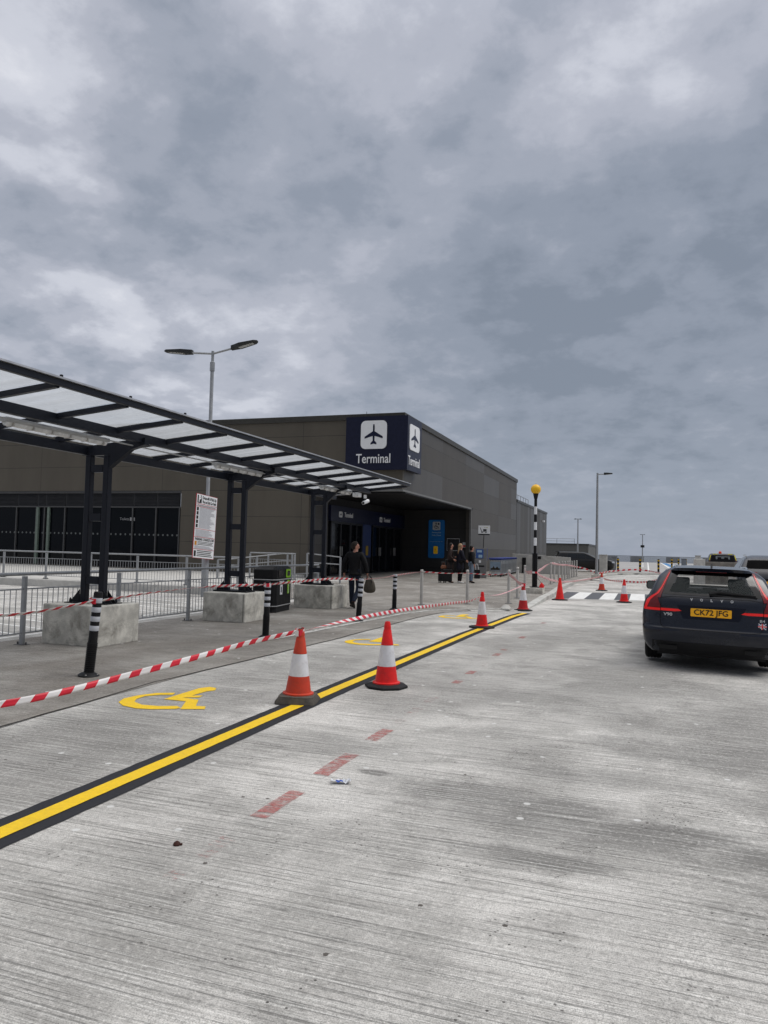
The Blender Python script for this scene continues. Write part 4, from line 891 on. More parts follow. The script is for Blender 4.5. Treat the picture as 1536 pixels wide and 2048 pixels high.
# ---------------- litter bin
o=empty('litter_bin',(-8.22,15.75,zp(16)),rad(8),'black twin litter bin with green recycling ring and stickers, behind the middle block','litter bin')
def prismz(mb,poly,z0,z1,ins=0.,z2=None):
    a=[mb.addv((x,y,z0)) for x,y in poly]; c=[mb.addv((x,y,z1)) for x,y in poly]; k=len(poly)
    mb.face(a[::-1])
    for j in range(k): mb.face((a[j],a[(j+1)%k],c[(j+1)%k],c[j]))
    if z2:
        cx=sum(x for x,_ in poly)/k; cy=sum(y for _,y in poly)/k
        e=[mb.addv((cx+(x-cx)*(1-ins),cy+(y-cy)*(1-ins),z2)) for x,y in poly]
        for j in range(k): mb.face((c[j],c[(j+1)%k],e[(j+1)%k],e[j]))
        mb.face(e)
    else: mb.face(c)
PL=[(-.58,0),(-.08,0),(0,.08),(0,1.12),(-.08,1.2),(-.58,1.2)]
sc_=lambda s:[(-.29+(x+.29)*s,.6+(y-.6)*s) for x,y in PL]
mb=MB(); prismz(mb,sc_(.94),0,.12); mb.build('plinth',RUB,o)
mb=MB(); prismz(mb,PL,.12,.80); bd=mb.build('body',BLACK,o,bevel=.015)
mb=MB(); prismz(mb,sc_(.98),.80,1.02,.22,1.10); lid=mb.build('hood',BLACK,o,bevel=.015)
mb=MB(); prismz(mb,sc_(1.012),.775,.795); prismz(mb,sc_(1.012),.15,.168); mb.build('silver_band',mat('silver strip',(.5,.5,.5),.4),o,split=True)
GREEN=mat('lime green',(.24,.50,.02),.5)
mb=MB(); mb.box(-.02,.18,.84,.004,.5,1.0); mb.build('opening',BLKG,lid)
mb=MB()
mb.prism(rrect(.34,.21,.05),(.0,.88,.92),(0,1,0),(0,0,1),.012); rg=mb.build('green_ring',GREEN,lid)
mb=MB(); mb.prism(rrect(.2,.12,.04),(.012,.88,.92),(0,1,0),(0,0,1),.004); mb.build('ring_opening',BLKG,rg)
mb=MB(); mb.box(.001,.3,.42,.005,.47,.66); st=mb.build('white_sticker',SIGNW,bd)
mb=MB(); mb.prism(rrect(.06,.15,.03),(.0052,.385,.54),(0,1,0),(0,0,1),.001); mb.build('sticker_figure',INK,st)
mb=MB(); mb.box(.001,.84,.42,.005,.97,.66); mb.box(.001,.82,.70,.005,.99,.76); mb.build('green_sticker',GREEN,bd,split=True)
text('General waste',.06,(.006,.4,.735),(0,1,0),(0,0,1),SIGNW,bd,width=.34,bold=.002); text('Recycling',.05,(.007,.905,.54),(0,0,1),(0,-1,0),SIGNW,bd,width=.2)
# ---------------- kiosk and sign
o=empty('trolley_kiosk',(-8.35,39.7,.13),rad(12),'grey self service machine with blue screen beside the luggage trolleys','kiosk')
GK=mat('kiosk grey',(.17,.17,.17),.5)
mb=MB(); mb.box(-.32,-.25,0,.32,.25,1.0); mb.box(-.32,-.18,1.0,.32,.25,1.62); bd=mb.build('cabinet',GK,o,bevel=.015)
mb=MB(); mb.box(-.26,-.19,1.06,.14,-.181,1.55); scn=mb.build('screen',mat('kiosk screen blue',(.01,.03,.10),.3,emit=(.02,.05,.16),estr=.4),bd)
mb=MB(); mb.box(-.2,-.195,1.38,.05,-.1905,1.5); mb.box(-.12,-.195,1.1,.08,-.1905,1.25); mb.build('screen_graphic',PALE,scn)
mb=MB(); mb.box(-.1,-.262,.82,.02,-.251,.96); mb.build('card_reader',SIGNW,bd)
mb=MB(); mb.box(-.2,-.262,.6,.2,-.251,.68); mb.build('slot',BLACK,bd)
mb=MB(); mb.box(.33,-.15,.95,.36,.2,1.6); mb.build('side_poster',mat('poster mauve',(.12,.14,.35),.5),bd)
o=empty('trolley_sign',(-8.2,39.62,1.75),rad(5),'small white sign with a trolley pictogram on a thin pole above the kiosk','sign')
mb=MB(); mb.tube([(0,0,0),(.02,0,.72)],.02,6); mb.build('pole',BLACK,o)
mb=MB(); mb.box(-.28,-.02,.70,.34,.02,1.22); q=mb.build('board',SIGNW,o); mb=MB(); mb.box(-.28,-.024,.70,.34,-.021,.77); mb.obox((-.18,-.024,1.1),(-.1,-.024,.88),.005,.03); mb.obox((-.12,-.024,.88),(.18,-.024,.88),.005,.03); mb.box(-.02,-.026,.92,.16,-.021,1.02); mb.lathe([(.03,-.026),(.03,-.021)],10,(-.08,0,.84),'y'); mb.lathe([(.03,-.026),(.03,-.021)],10,(.13,0,.84),'y'); mb.build('pictogram',INK,q)
text('£1 coin',.09,(.13,-.023,1.12),(1,0,0),(0,0,1),mat('olive',(.35,.33,.05),.5),q,width=.2)
# ---------------- luggage trolleys
TB=mat('trolley blue',(.02,.04,.22),.45); CHR=mat('trolley steel',(.32,.34,.36),.4,.2)
def trolley():
    o=empty('luggage_trolley',(-7.95,41.9,.13),0,'','luggage trolley'); 
    mb=MB()
    for s in (-1,1): mb.tube([(s*.33,.0,.12),(s*.33,-.04,.95),(s*.31,.05,1.05)],.018,6); mb.tube([(s*.33,0,.16),(s*.26,.95,.14)],.018,6); mb.tube([(s*.31,.03,.62),(s*.3,.25,.2)],.012,5)
    mb.tube([(-.33,0,.16),(.33,0,.16)],.016,6); mb.tube([(-.26,.95,.14),(.26,.95,.14)],.016,6)
    for k in range(5): mb.tube([(-.28+.14*k,0,.17),(-.22+.11*k,.95,.16)],.009,5)
    for k in range(6): mb.tube([(-.3+.12*k,.01,.22),(-.3+.12*k,-.03,.9)],.008,5)
    mb.build('frame',CHR,o)
    mb=MB(); mb.tube([(-.38,-.05,1.04),(.38,-.05,1.04)],.04,8); mb.box(-.36,-.02,.96,.36,.1,1.02); mb.build('handle',TB,o,smooth=True)
    mb=MB(); mb.box(-.3,.02,.72,.3,.3,.735)
    for s in (-1,1): mb.box(s*.3-.01,.02,.735,s*.3+.01,.3,.9)
    mb.build('basket',CHR,o)
    for x,y in ((-.28,.06),(.28,.06),(0,.88)):
        mb=MB(); mb.lathe([(.07,-.02),(.07,.02)],12,(x,y,.07),'x'); mb.build('wheel',RUB,o)
    return o
tr0=trolley(); mb=MB(); mb.box(-.29,-.065,.38,.29,-.045,.86); ad=mb.build('advert_panel',mat('advert sky',(.25,.33,.42),.5),tr0)
mb=MB(); mb.box(-.26,-.069,.40,.26,-.0655,.5); mb.prism([(-.18,.5),(-.1,.62),(-.02,.5)],(0,-.066,0),(1,0,0),(0,0,1),.003); mb.prism([(.02,.5),(.1,.6),(.2,.5)],(0,-.066,0),(1,0,0),(0,0,1),.003); mb.build('advert_picture',mat('advert dark',(.04,.03,.02),.5),ad)
tr0['label']='front luggage trolley of the nested row, carrying a landscape advert panel'; tr0['group']='nested luggage trolleys'
tr1=trolley(); tr1.location=(-7.99,42.6,.13); tr1['label']='blue handled luggage trolley nested in the row behind the one with the advert'; tr1['group']='nested luggage trolleys'
for k in range(2,12): dup(tr1,(-7.95-.04*k,41.9+.72*k,.13),0)
# ---------------- litter on the ground
o=empty('crumpled_wrapper',(-1.93,4.73,.004),rad(20),'small crumpled blue and white wrapper lying on the concrete lane','litter')
R_=random.Random(6); mb=MB(); mb.mats=[mat('wrapper white',(.7,.72,.75),.35),mat('wrapper blue',(.03,.09,.40),.35)]; G_={}
for i in range(9):
    for j in range(5): G_[i,j]=mb.addv(((i-4)*.017,(j-2)*.014+R_.uniform(-.004,.004),max(0,.012+R_.uniform(-.01,.014))))
for i in range(8):
    for j in range(4): mb.cur=1 if (j<2 and 1<i<5) else 0; mb.face((G_[i,j],G_[i+1,j],G_[i+1,j+1],G_[i,j+1]))
mb.build('wrapper_sheet',None,o)
o=empty('dark_lump',(-2.33,3.43,.0),0,'small dark brown lump lying on the near concrete','litter'); mb=MB(); mb.lathe([(.019,0),(.020,.006),(.014,.016),(.005,.022)],9); mb.build('lump',mat('dark brown',(.05,.02,.015),.7),o,smooth=True); mb=MB(); mb.lathe([(.008,.0),(.008,.009)],7,(.02,.008,0)); mb.build('crumb',mat('dark brown',(.05,.02,.015),.7),o)
o=empty('covered_block',(-3.5,20.05,.02),0,'small lumpy white object on the pavement edge beside the scuffed cone','block'); mb=MB(); mb.lathe([(.14,0),(.15,.05),(.10,.1),(.07,.13),(0,.14)],12); mb.build('lump',CONCL,o,smooth=True); mb=MB(); mb.box(-.1,-.16,0,.12,-.05,.05); mb.build('foot',CONCL,o,bevel=.01)
# ---------------- vehicles: a body shell stacked from plan outlines
class Shell:
    def __init__(s,rows,n=2.6,N=3):
        s.n=n; R=[tuple(r) for r in rows]; out=[]
        for i in range(len(R)-1):
            for k in range(N):
                t=k/N; a=R[max(i-1,0)];b=R[i];c=R[i+1];d=R[min(i+2,len(R)-1)]
                lin=[b[j]+(c[j]-b[j])*t for j in range(6)]
                cr=[.5*(2*b[j]+(c[j]-a[j])*t+(2*a[j]-5*b[j]+4*c[j]-d[j])*t*t+(3*b[j]-a[j]-3*c[j]+d[j])*t**3) for j in range(6)]
                row=[lin[j]*.45+cr[j]*.55 for j in range(6)]; row[0]=lin[0]; out.append(row)
        out.append(list(R[-1])); s.rows=out
    def row(s,z):
        R=s.rows
        if z<=R[0][0]: return R[0]
        for a,c in zip(R,R[1:]):
            if z<=c[0]:
                t=(z-a[0])/(c[0]-a[0]); return [a[j]+(c[j]-a[j])*t for j in range(6)]
        return R[-1]
    def ry(s,x,z):
        _,y0,y1,w,lr,lf=s.row(z); u=min(1,abs(x)/w); return y0+lr*(1-(1-u**s.n)**(1/s.n))
    def fy(s,x,z):
        _,y0,y1,w,lr,lf=s.row(z); u=min(1,abs(x)/w); return y1-lf*(1-(1-u**s.n)**(1/s.n))
    def hx(s,y,z):
        _,y0,y1,w,lr,lf=s.row(z)
        if y<y0+lr: t=max(0,min(1,1-(y-y0)/lr)); return w*(1-t**s.n)**(1/s.n)
        if y>y1-lf: t=max(0,min(1,1-(y1-y)/lf)); return w*(1-t**s.n)**(1/s.n)
        return w
    def build(s,name,m,par,hole=lambda x,y,z:False,ns=26):
        U=[0,.2,.38,.52,.64,.74,.82,.88,.93,.965,.988,1.]; mb=MB(); rings=[]
        for (z,y0,y1,w,lr,lf) in s.rows:
            f=lambda u:1-(1-u**s.n)**(1/s.n); P=[]
            for u in U: P.append((w*u,y0+lr*f(u)))
            for k in range(1,ns): P.append((w,y0+lr+(y1-lf-y0-lr)*k/ns))
            for u in U[::-1]: P.append((w*u,y1-lf*f(u)))
            P+=[(-x,y) for x,y in P[::-1][1:-1]]
            rings.append([mb.addv((x,y,z)) for x,y in P])
        n=len(rings[0])
        for A,B in zip(rings,rings[1:]):
            for j in range(n):
                q=(A[j],A[(j+1)%n],B[(j+1)%n],B[j]); c=sum((mb.v[k] for k in q),Vector())/4
                if not hole(c.x,c.y,c.z): mb.face(q)
        mb.face(rings[0][::-1]); mb.face(rings[-1])
        return mb.build(name,m,par,smooth=True,ang=32)
    def rear(s,mb,zs,xl,xr,off=.004,nx=10):
        "patch on the rear face between curves xl(z), xr(z)"
        pr=None
        for z in zs:
            a,b_=xl(z),xr(z); row=[mb.addv((a+(b_-a)*k/nx,s.ry(a+(b_-a)*k/nx,z)-off,z)) for k in range(nx+1)]
            if pr:
                for k in range(nx): mb.face((pr[k],pr[k+1],row[k+1],row[k]))
            pr=row
    def front(s,mb,zs,xl,xr,off=.004,nx=10):
        pr=None
        for z in zs:
            a,b_=xl(z),xr(z); row=[mb.addv((a+(b_-a)*k/nx,s.fy(a+(b_-a)*k/nx,z)+off,z)) for k in range(nx+1)]
            if pr:
                for k in range(nx): mb.face((pr[k],pr[k+1],row[k+1],row[k]))
            pr=row
    def side(s,mb,sg,zs,ya,yb,off=.004,ny=10):
        pr=None
        for z in zs:
            a,b_=ya(z),yb(z); row=[]
            for k in range(ny+1):
                y=a+(b_-a)*k/ny; row.append(mb.addv((sg*(s.hx(y,z)+off),y,z)))
            if pr:
                for k in range(ny): mb.face((pr[k],pr[k+1],row[k+1],row[k]))
            pr=row
def lin(*P): return lambda z: lerp_curve(list(P),z)
def fr(a,b_,n): return [a+(b_-a)*k/n for k in range(n+1)]
GLASSC=mat('tinted car glass',(.10,.12,.12),.04,var=0.,alpha=.20,ior=1.5); FRIT=mat('black frit',(.006,.006,.007),.08); TYRE=mat('tyre',(.012,.012,.012),.75); ALLOY=mat('alloy wheel',(.25,.25,.26),.35,.8)
LRED=mat('tail lamp lit',(.55,.01,.01),.2,emit=(1.,.01,.012),estr=.2); LDK=mat('tail lamp dark red',(.14,.006,.008),.15); PLY=mat('yellow number plate',(1.0,.47,.008),.45,var=.03); CHROME=mat('chrome',(.6,.6,.6),.15,.95); INT=mat('car interior',(.02,.02,.022),.8)
def wheel(par,x,y,r=.34,w=.23):
    sg=1 if x>0 else -1
    mb=MB(); p=[(r*.62,-w/2),(r*.9,-w/2),(r*.985,-w/2+.02),(r,-w/2+.05)]
    for k in range(3): p+=[(r,-w/2+.06+k*.045),(r-.008,-w/2+.065+k*.045),(r-.008,-w/2+.072+k*.045),(r,-w/2+.077+k*.045)]
    p+=[(r,w/2-.05),(r*.985,w/2-.02),(r*.9,w/2),(r*.62,w/2)]
    wh=empty('wheel',(x,y,r)); wh.parent=par
    mb.lathe(p,32,(0,0,0),'x'); mb.build('tyre',TYRE,wh,smooth=True)
    mb=MB(); mb.lathe([(r*.66,-w*.45),(r*.66,w*.45),(r*.60,w*.42),(r*.58,-w*.42)],24,(0,0,0),'x')
    for k in range(5):
        a=k*2*math.pi/5; mb.obox((sg*w*.36,0,0),(sg*w*.38,r*.62*math.cos(a),r*.62*math.sin(a)),.03,.06)
    mb.lathe([(.05,sg*w*.3),(.045,sg*w*.42)],12,(0,0,0),'x'); mb.build('rim',ALLOY,wh)
def seats(par,y,xs,z0=.45,zt=1.02,hr=1.22):
    for x in xs:
        mb=MB(); mb.box(x-.25,y-.08,z0,x+.25,y+.06,zt); q=mb.build('seat',INT,par,bevel=.04)
        mb=MB(); mb.box(x-.13,y-.06,zt+.02,x+.13,y+.04,hr); mb.build('head_rest',INT,q,bevel=.03)
def mirror(par,sh,y,z,m,x_out=.13,sz=(.11,.075)):
    for sg in (-1,1):
        x=sh.hx(y,z); mb=MB()
        c=Vector((sg*(x+x_out+.03),y-.02,z+.03)); R=rrect(2*sz[0],2*sz[1],.05,4)
        back=[mb.addv(c+Vector((px,-.0,pz))) for px,pz in R]; mid=[mb.addv(c+Vector((px*1.02,.07,pz*1.0))) for px,pz in R]; fr_=[mb.addv(c+Vector((px*.6,.16,pz*.6))) for px,pz in R]; k=len(R)
        for A,B in ((back,mid),(mid,fr_)):
            for j in range(k): mb.face((A[j],A[(j+1)%k],B[(j+1)%k],B[j]))
        mb.face(back); mb.face(fr_)
        mb.obox((sg*(x-.03),y+.03,z-.02),(sg*(x+.1),y+.03,z),.05,.035)
        q=mb.build('door_mirror',m,par,smooth=True)
        mb=MB(); mb.face([mb.addv(c+Vector((px*.86,-.004,pz*.84))) for px,pz in R]); mb.build('mirror_glass',mat('mirror glass',(.10,.12,.12),.05,.0,var=0.),q)
# ---- the dark blue estate car
CARP=mat('dark blue car paint',(.005,.008,.017),.26,var=.05,scale=2,coat=.45)
CARP.node_tree.nodes['Principled BSDF'].inputs['Specular IOR Level'].default_value=.3
EST=empty('estate_car',(.82,10.82,0),rad(-3.5),'dark blue estate car seen from behind with its red tail lamps lit and yellow plate','car'); EST.rotation_euler=(0,rad(.8),rad(-3.5)); EST.location=(.868,11.15,.015)
sh=Shell([(.20,.16,4.70,.78,.22,.5),(.26,.10,4.80,.84,.26,.5),(.34,.04,4.88,.885,.3,.55),(.44,.005,4.90,.90,.34,.6),(.545,.0,4.92,.91,.36,.6),(.575,.022,4.92,.91,.36,.6),(.68,.035,4.9,.915,.36,.6),(.78,.05,4.86,.91,.36,.6),(.86,.045,4.8,.90,.36,.6),(.92,.055,4.6,.88,.36,.7),(.97,.075,4.1,.855,.34,.6),(1.01,.10,3.65,.825,.30,.35),(1.08,.16,3.42,.79,.24,.3),(1.18,.25,3.12,.745,.2,.3),(1.28,.36,2.82,.70,.2,.3),(1.36,.46,2.55,.61,.2,.35),(1.40,.56,2.3,.52,.25,.4),(1.418,.8,2.0,.45,.4,.5),(1.428,1.2,1.8,.34,.3,.3)])
wl_=lin((1.0,.62),(1.08,.63),(1.2,.565),(1.35,.50))
def hole(x,y,z):
    if 1.06<z<1.33:
        if y<1.2 and abs(x)<wl_(z)-.06 and y<sh.ry(x,z)+.08: return True
        if y>2.2 and abs(x)<.62 and y>sh.fy(x,z)-.1: return True
        if 1.0<y<sh.row(z)[2]-.7: return True
    return False
body=sh.build('body',CARP,EST,hole)
mb=MB(); sh.rear(mb,fr(1.025,1.36,12),lambda z:-wl_(z),wl_,.004,14)
# frit ring: keep the rim of the patch only
ctr=[f for f in mb.f]; keep=[]
for f in ctr:
    c=sum((mb.v[k] for k in f),Vector())/4
    if not (1.065<c.z<1.315 and abs(c.x)<wl_(c.z)-.08): keep.append(f)
mb.f=keep; mb.mi=[0]*len(keep); mb.build('window_surround',FRIT,body,smooth=True)
mb=MB(); sh.rear(mb,fr(1.055,1.325,8),lambda z:-wl_(z)+.05,lambda z:wl_(z)-.05,.002,12); mb.build('rear_window',GLASSC,EST,smooth=True)
for sg in (-1,1):
    mb=MB(); sh.side(mb,sg,fr(1.03,1.34,6),lambda z:.75+.2*(z-1.0),lambda z:sh.row(z)[2]-.55,.003,16); mb.build('side_window',GLASSC,EST,smooth=True)
    mb=MB(); 
    for y in (1.55,2.5): mb.obox((sg*(sh.hx(y,1.04)+.004),y,1.03),(sg*(sh.hx(y,1.34)+.004),y,1.35),.07,.01,(sg,0,0))
    mb.build('door_pillar',FRIT,EST,split=True)
    mb=MB(); mb.tube([(sg*.50,1.0,1.40),(sg*.50,1.3,1.425),(sg*.48,2.2,1.415)],.014,6); mb.build('roof_rail',CHROME,EST)
mb=MB(); sh.front(mb,fr(1.03,1.36,6),lambda z:-.68+.3*(z-1.03),lambda z:.68-.3*(z-1.03),.003,10); mb.build('windscreen',GLASSC,EST,smooth=True)
# roof spoiler
mb=MB(); top=[];bot=[]
for k in range(17):
    x=-.54+1.08*k/16; e=1-abs(x/.54)**4
    top.append((x*.90,.30+.16*(1-e),1.394+.014*e)); bot.append((x,.33+.16*(1-e),1.36))
A=[mb.addv(p) for p in top];B=[mb.addv(p) for p in bot];C=[mb.addv((p[0]*.92,.85,1.417)) for p in top];D=[mb.addv((p[0]*.97,.62,1.36)) for p in bot]
for P_,Q_ in ((A,C),(B,A),(D,B)):
    for j in range(16): mb.face((P_[j],P_[j+1],Q_[j+1],Q_[j]))
mb.build('roof_spoiler',CARP,EST,smooth=True)
mb=MB(); mb.box(-.2,.335,1.352,.2,.36,1.364); mb.build('high_brake_lamp',LDK,EST)
mb=MB(); mb.prism([(0,0),(.16,0),(.2,.0),(.13,.055),(.08,.06)],(-.0,.75,1.41),(0,1,0),(0,0,1),.025); mb.build('antenna_fin',BLACK,EST)
# tail lamps
for sg in (-1,1):
    g=MB(); g.mat(LRED)
    def lamp_patch(mb,zs,a,b_,off,nx=3):
        if sg<0: sh.rear(mb,zs,lambda z:-b_(z),lambda z:-a(z),off,nx)
        else: sh.rear(mb,zs,a,b_,off,nx)
    # dark lens housing
    mb=MB(); lamp_patch(mb,fr(.785,.97,8),lin((.785,.66),(.86,.66),(.97,.70)),lin((.785,.895),(.9,.872),(.97,.815)),.008,6); lamp_patch(mb,fr(.97,1.36,14),lin((.97,.66),(1.03,.645),(1.12,.615),(1.36,.53)),lin((.97,.83),(1.03,.735),(1.12,.67),(1.36,.565)),.008,3)
    ln=mb.build('tail_lamp',LDK,EST,smooth=True)
    mb=MB(); lamp_patch(mb,fr(.985,1.33,14),lin((.985,.745),(1.03,.685),(1.12,.638),(1.33,.548)),lin((.985,.79),(1.03,.718),(1.12,.655),(1.33,.558)),.012,2)
    lamp_patch(mb,fr(.93,.985,3),lin((.93,.80),(.985,.745)),lin((.93,.85),(.985,.79)),.012,2); lamp_patch(mb,fr(.80,.93,5),lin((.80,.855),(.93,.80)),lin((.80,.89),(.93,.85)),.012,2)
    lamp_patch(mb,fr(.79,.825,2),lambda z:.66,lambda z:.885,.013,5); mb.build('lit_strip',LRED,ln,smooth=True)
    mb=MB(); lamp_patch(mb,fr(.792,.828,3),lin((.792,.46),(.80,.37),(.828,.42)),lambda z:.652,.006,8); mb.build('boot_lamp_bar',LRED,EST,smooth=True)
# gaps, number plate recess
mb=MB()
def crease(P,w=.008,off=.003):
    for (x0,z0),(x1,z1) in zip(P,P[1:]):
        for k in range(8):
            xa=x0+(x1-x0)*k/8; za=z0+(z1-z0)*k/8; xb_=x0+(x1-x0)*(k+1)/8; zb_=z0+(z1-z0)*(k+1)/8
            dx,dz=xb_-xa,zb_-za; l=math.hypot(dx,dz); nx,nz=-dz/l*w/2,dx/l*w/2
            mb.quad(*[(x,sh.ry(x,z)-off,z) for x,z in ((xa-nx,za-nz),(xb_-nx,zb_-nz),(xb_+nx,zb_+nz),(xa+nx,za+nz))])
crease([(-.655,.96),(-.655,.62),(-.62,.565),(-.5,.553),(.5,.553),(.62,.565),(.655,.62),(.655,.96)]); crease([(-.655,.975),(-.5,1.0),(.5,1.0),(.655,.975)],.006)
mb.build('tailgate_gap',BLACK,EST)
mb=MB(); sh.rear(mb,fr(.70,.885,5),lin((.70,-.36),(.885,-.44)),lin((.70,.36),(.885,.44)),.002,10); mb.build('plate_recess',mat('recess paint',(.007,.009,.018),.35),EST)
mb=MB(); sh.rear(mb,fr(.20,.37,5),lambda z:-.76,lambda z:.76,.003,14); mb.build('lower_valance',BLACK,EST)
mb=MB(); 
for sg in (-1,1): mb.box(sg*.55-.12,.05,.26,sg*.55+.12,.07,.315)
mb.build('exhaust_trim',mat('dark chrome',(.015,.015,.015),.4,.2),EST,split=True)
yp=sh.ry(0,.79)-.012
mb=MB(); mb.prism(rrect(.52,.111,.01,3),(0,yp+.006,.795),(1,0,0),(0,0,1),.006); pl=mb.build('number_plate',PLY,EST)
text('CK72 JFG',.105,(0,yp-.002,.797),(1,0,0),(0,0,1),INK,pl,width=.43,bold=.0015,name='registration')
SILV=mat('badge silver',(.65,.66,.68),.25,.6)
for i,ch in enumerate('VOLVO'): text(ch,.048,(-.25+.128*i,sh.ry(0,.97)-.012-.002*abs(i-2),.968),(1,0,0),(0,0,1),SILV,body,width=.036 if ch!='L' else .028,bold=.002,name='badge_letter')
text('V90',.062,(-.555,sh.ry(.555,.745)-.010,.745),(1,-.12,0),(0,0,1),SILV,body,width=.115,bold=.0005,name='model_badge')
# flag sticker
fx=.66; sy=sh.ry(.66,.66)-.004; fo=empty('flag_sticker',(0,0,0)); fo.parent=EST; ux_=Vector((1,.22,0)).normalized()
def fbox(a,c,d,e,off,m,nm):
    mb=MB(); mb.prism([(a,c),(d,c),(d,e),(a,e)],(fx-.02,sy-.004-off,.655),ux_,(0,0,1),.001); return mb.build(nm,m,fo)
fbox(-.055,-.04,.055,.04,0,mat('flag blue',(.01,.02,.12),.5),'flag_field')
mb=MB(); 
for s in (-1,1): mb.prism([(-.055,-.04*s),(-.04,-.04*s),(.055,.04*s),(.04,.04*s)],(fx-.02,sy-.0055,.655),ux_,(0,0,1),.0005)
mb.prism([(-.055,-.013),(.055,-.013),(.055,.013),(-.055,.013)],(fx-.02,sy-.006,.655),ux_,(0,0,1),.0005); mb.prism([(-.013,-.04),(.013,-.04),(.013,.04),(-.013,.04)],(fx-.02,sy-.0065,.655),ux_,(0,0,1),.0005); mb.build('white_cross',SIGNW,fo)
mb=MB(); mb.prism([(-.055,-.007),(.055,-.007),(.055,.007),(-.055,.007)],(fx-.02,sy-.0075,.655),ux_,(0,0,1),.0005); mb.prism([(-.007,-.04),(.007,-.04),(.007,.04),(-.007,.04)],(fx-.02,sy-.008,.655),ux_,(0,0,1),.0005); mb.build('red_cross',RED,fo)
text('B4',.05,(.64,sh.ry(.64,.725)-.008,.725),(1,.2,0),(0,0,1),SILV,body,width=.065,name='trim_badge')
# wiper
mb=MB(); P_=[(-.02,1.06),(.1,1.085),(.3,1.07),(.56,1.055)]; P3=[(x,sh.ry(x,z)-.03,z) for x,z in P_]; mb.tube(P3,[.03,.026,.02,.012],6); q=mb.build('rear_wiper',BLACK,EST,smooth=True)
mb=MB(); mb.tube([(.0,sh.ry(0,1.04)-.016,1.04),(.58,sh.ry(.58,1.035)-.016,1.035)],.009,5); mb.build('wiper_blade',RUB,q)
mirror(EST,sh,3.1,1.0,BLKG,.04,(.12,.075))
for x in (-.775,.775):
    for y in (1.0,3.94): wheel(EST,x,y,.345,.235)
mb=MB(); mb.box(-.7,.3,.16,.7,4.5,.24); mb.build('underbody',BLACK,EST)
seats(EST,1.35,(-.45,.45),.5,.98,1.16); seats(EST,2.3,(-.42,.42),.5,1.02,1.22)
mb=MB(); mb.box(-.75,2.75,.75,.75,3.3,1.03); mb.build('dashboard',INT,EST,bevel=.04)
mb=MB(); mb.box(-.62,.2,.72,.62,1.2,.80); mb.box(-.1,1.1,.8,.1,1.3,1.1); mb.build('load_cover',INT,EST)
# ---- silver suv to the right
SILP=mat('silver grey paint',(.05,.05,.055),.3,.3,var=.05,coat=.6)
SUV=empty('silver_suv',(3.56,24.0,0),rad(-2),'silver grey car seen from behind at the right edge, beyond the dark estate car','car')
s2=Shell([(.25,.15,4.5,.82,.25,.5),(.35,.05,4.6,.91,.27,.5),(.55,0,4.65,.94,.28,.5),(.8,.03,4.65,.945,.28,.6),(1.0,.05,4.5,.93,.3,.6),(1.16,.12,3.7,.89,.3,.5),(1.26,.26,3.3,.84,.28,.4),(1.42,.42,2.9,.77,.26,.4),(1.54,.55,2.5,.71,.3,.4),(1.62,.8,2.2,.62,.4,.4),(1.66,1.1,1.9,.46,.3,.3)])
bd=s2.build('body',SILP,SUV)
mb=MB(); s2.rear(mb,fr(1.26,1.55,6),lin((1.26,-.70),(1.55,-.62)),lin((1.26,.70),(1.55,.62)),.005,12); mb.build('rear_window',mat('black rear glass',(.002,.002,.0025),.7),SUV,smooth=True)
for sg in (-1,1):
    mb=MB(); s2.side(mb,sg,fr(1.17,1.52,5),lambda z:.9+.3*(z-1.1),lambda z:s2.row(z)[2]-.55,.004,12); mb.build('side_window',FRIT,SUV,smooth=True)
    mb=MB(); s2.side(mb,sg,fr(1.145,1.165,1),lambda z:.7,lambda z:3.2,.006,12); mb.build('window_chrome',CHROME,SUV)
    mb=MB()
    if sg<0: s2.rear(mb,fr(1.1,1.165,3),lin((1.1,-.88),(1.165,-.86)),lambda z:-.42,.008,8)
    else: s2.rear(mb,fr(1.1,1.165,3),lambda z:.42,lambda z:.9,.008,8)
    mb.build('tail_lamp',mat('suv lamp',(.10,.008,.014),.2,emit=(.25,.01,.02),estr=.2),SUV)
mb=MB(); s2.rear(mb,fr(.9,.98,2),lambda z:-.85,lambda z:.85,.004,10); s2.rear(mb,fr(.30,.5,3),lambda z:-.82,lambda z:.82,.004,10); mb.build('dark_trim',BLKG,SUV)
mb=MB(); 
for z in (.56,.50,.66): s2.rear(mb,fr(z,z+.03,1),lambda z:-.78,lambda z:-.45,.008,4); s2.rear(mb,fr(z,z+.03,1),lambda z:.45,lambda z:.78,.008,4)
mb.build('chrome_bar',CHROME,SUV,split=True)
mb=MB(); mb.prism(rrect(.52,.12,.01,3),(0,s2.ry(0,.84)-.012,.84),(1,0,0),(0,0,1),.006); mb.build('number_plate',PLY,SUV)
mb=MB(); mb.tube([(-.66,.8,1.62),(-.62,1.3,1.67),(-.6,2.4,1.66)],.018,6); mb.tube([(.66,.8,1.62),(.62,1.3,1.67),(.6,2.4,1.66)],.018,6); mb.build('roof_rail',CHROME,SUV,split=True)
mirror(SUV,s2,3.2,1.1,BLKG,.1,(.13,.085))
for x in (-.82,.82):
    for y in (.95,3.7): wheel(SUV,x,y,.37,.24)
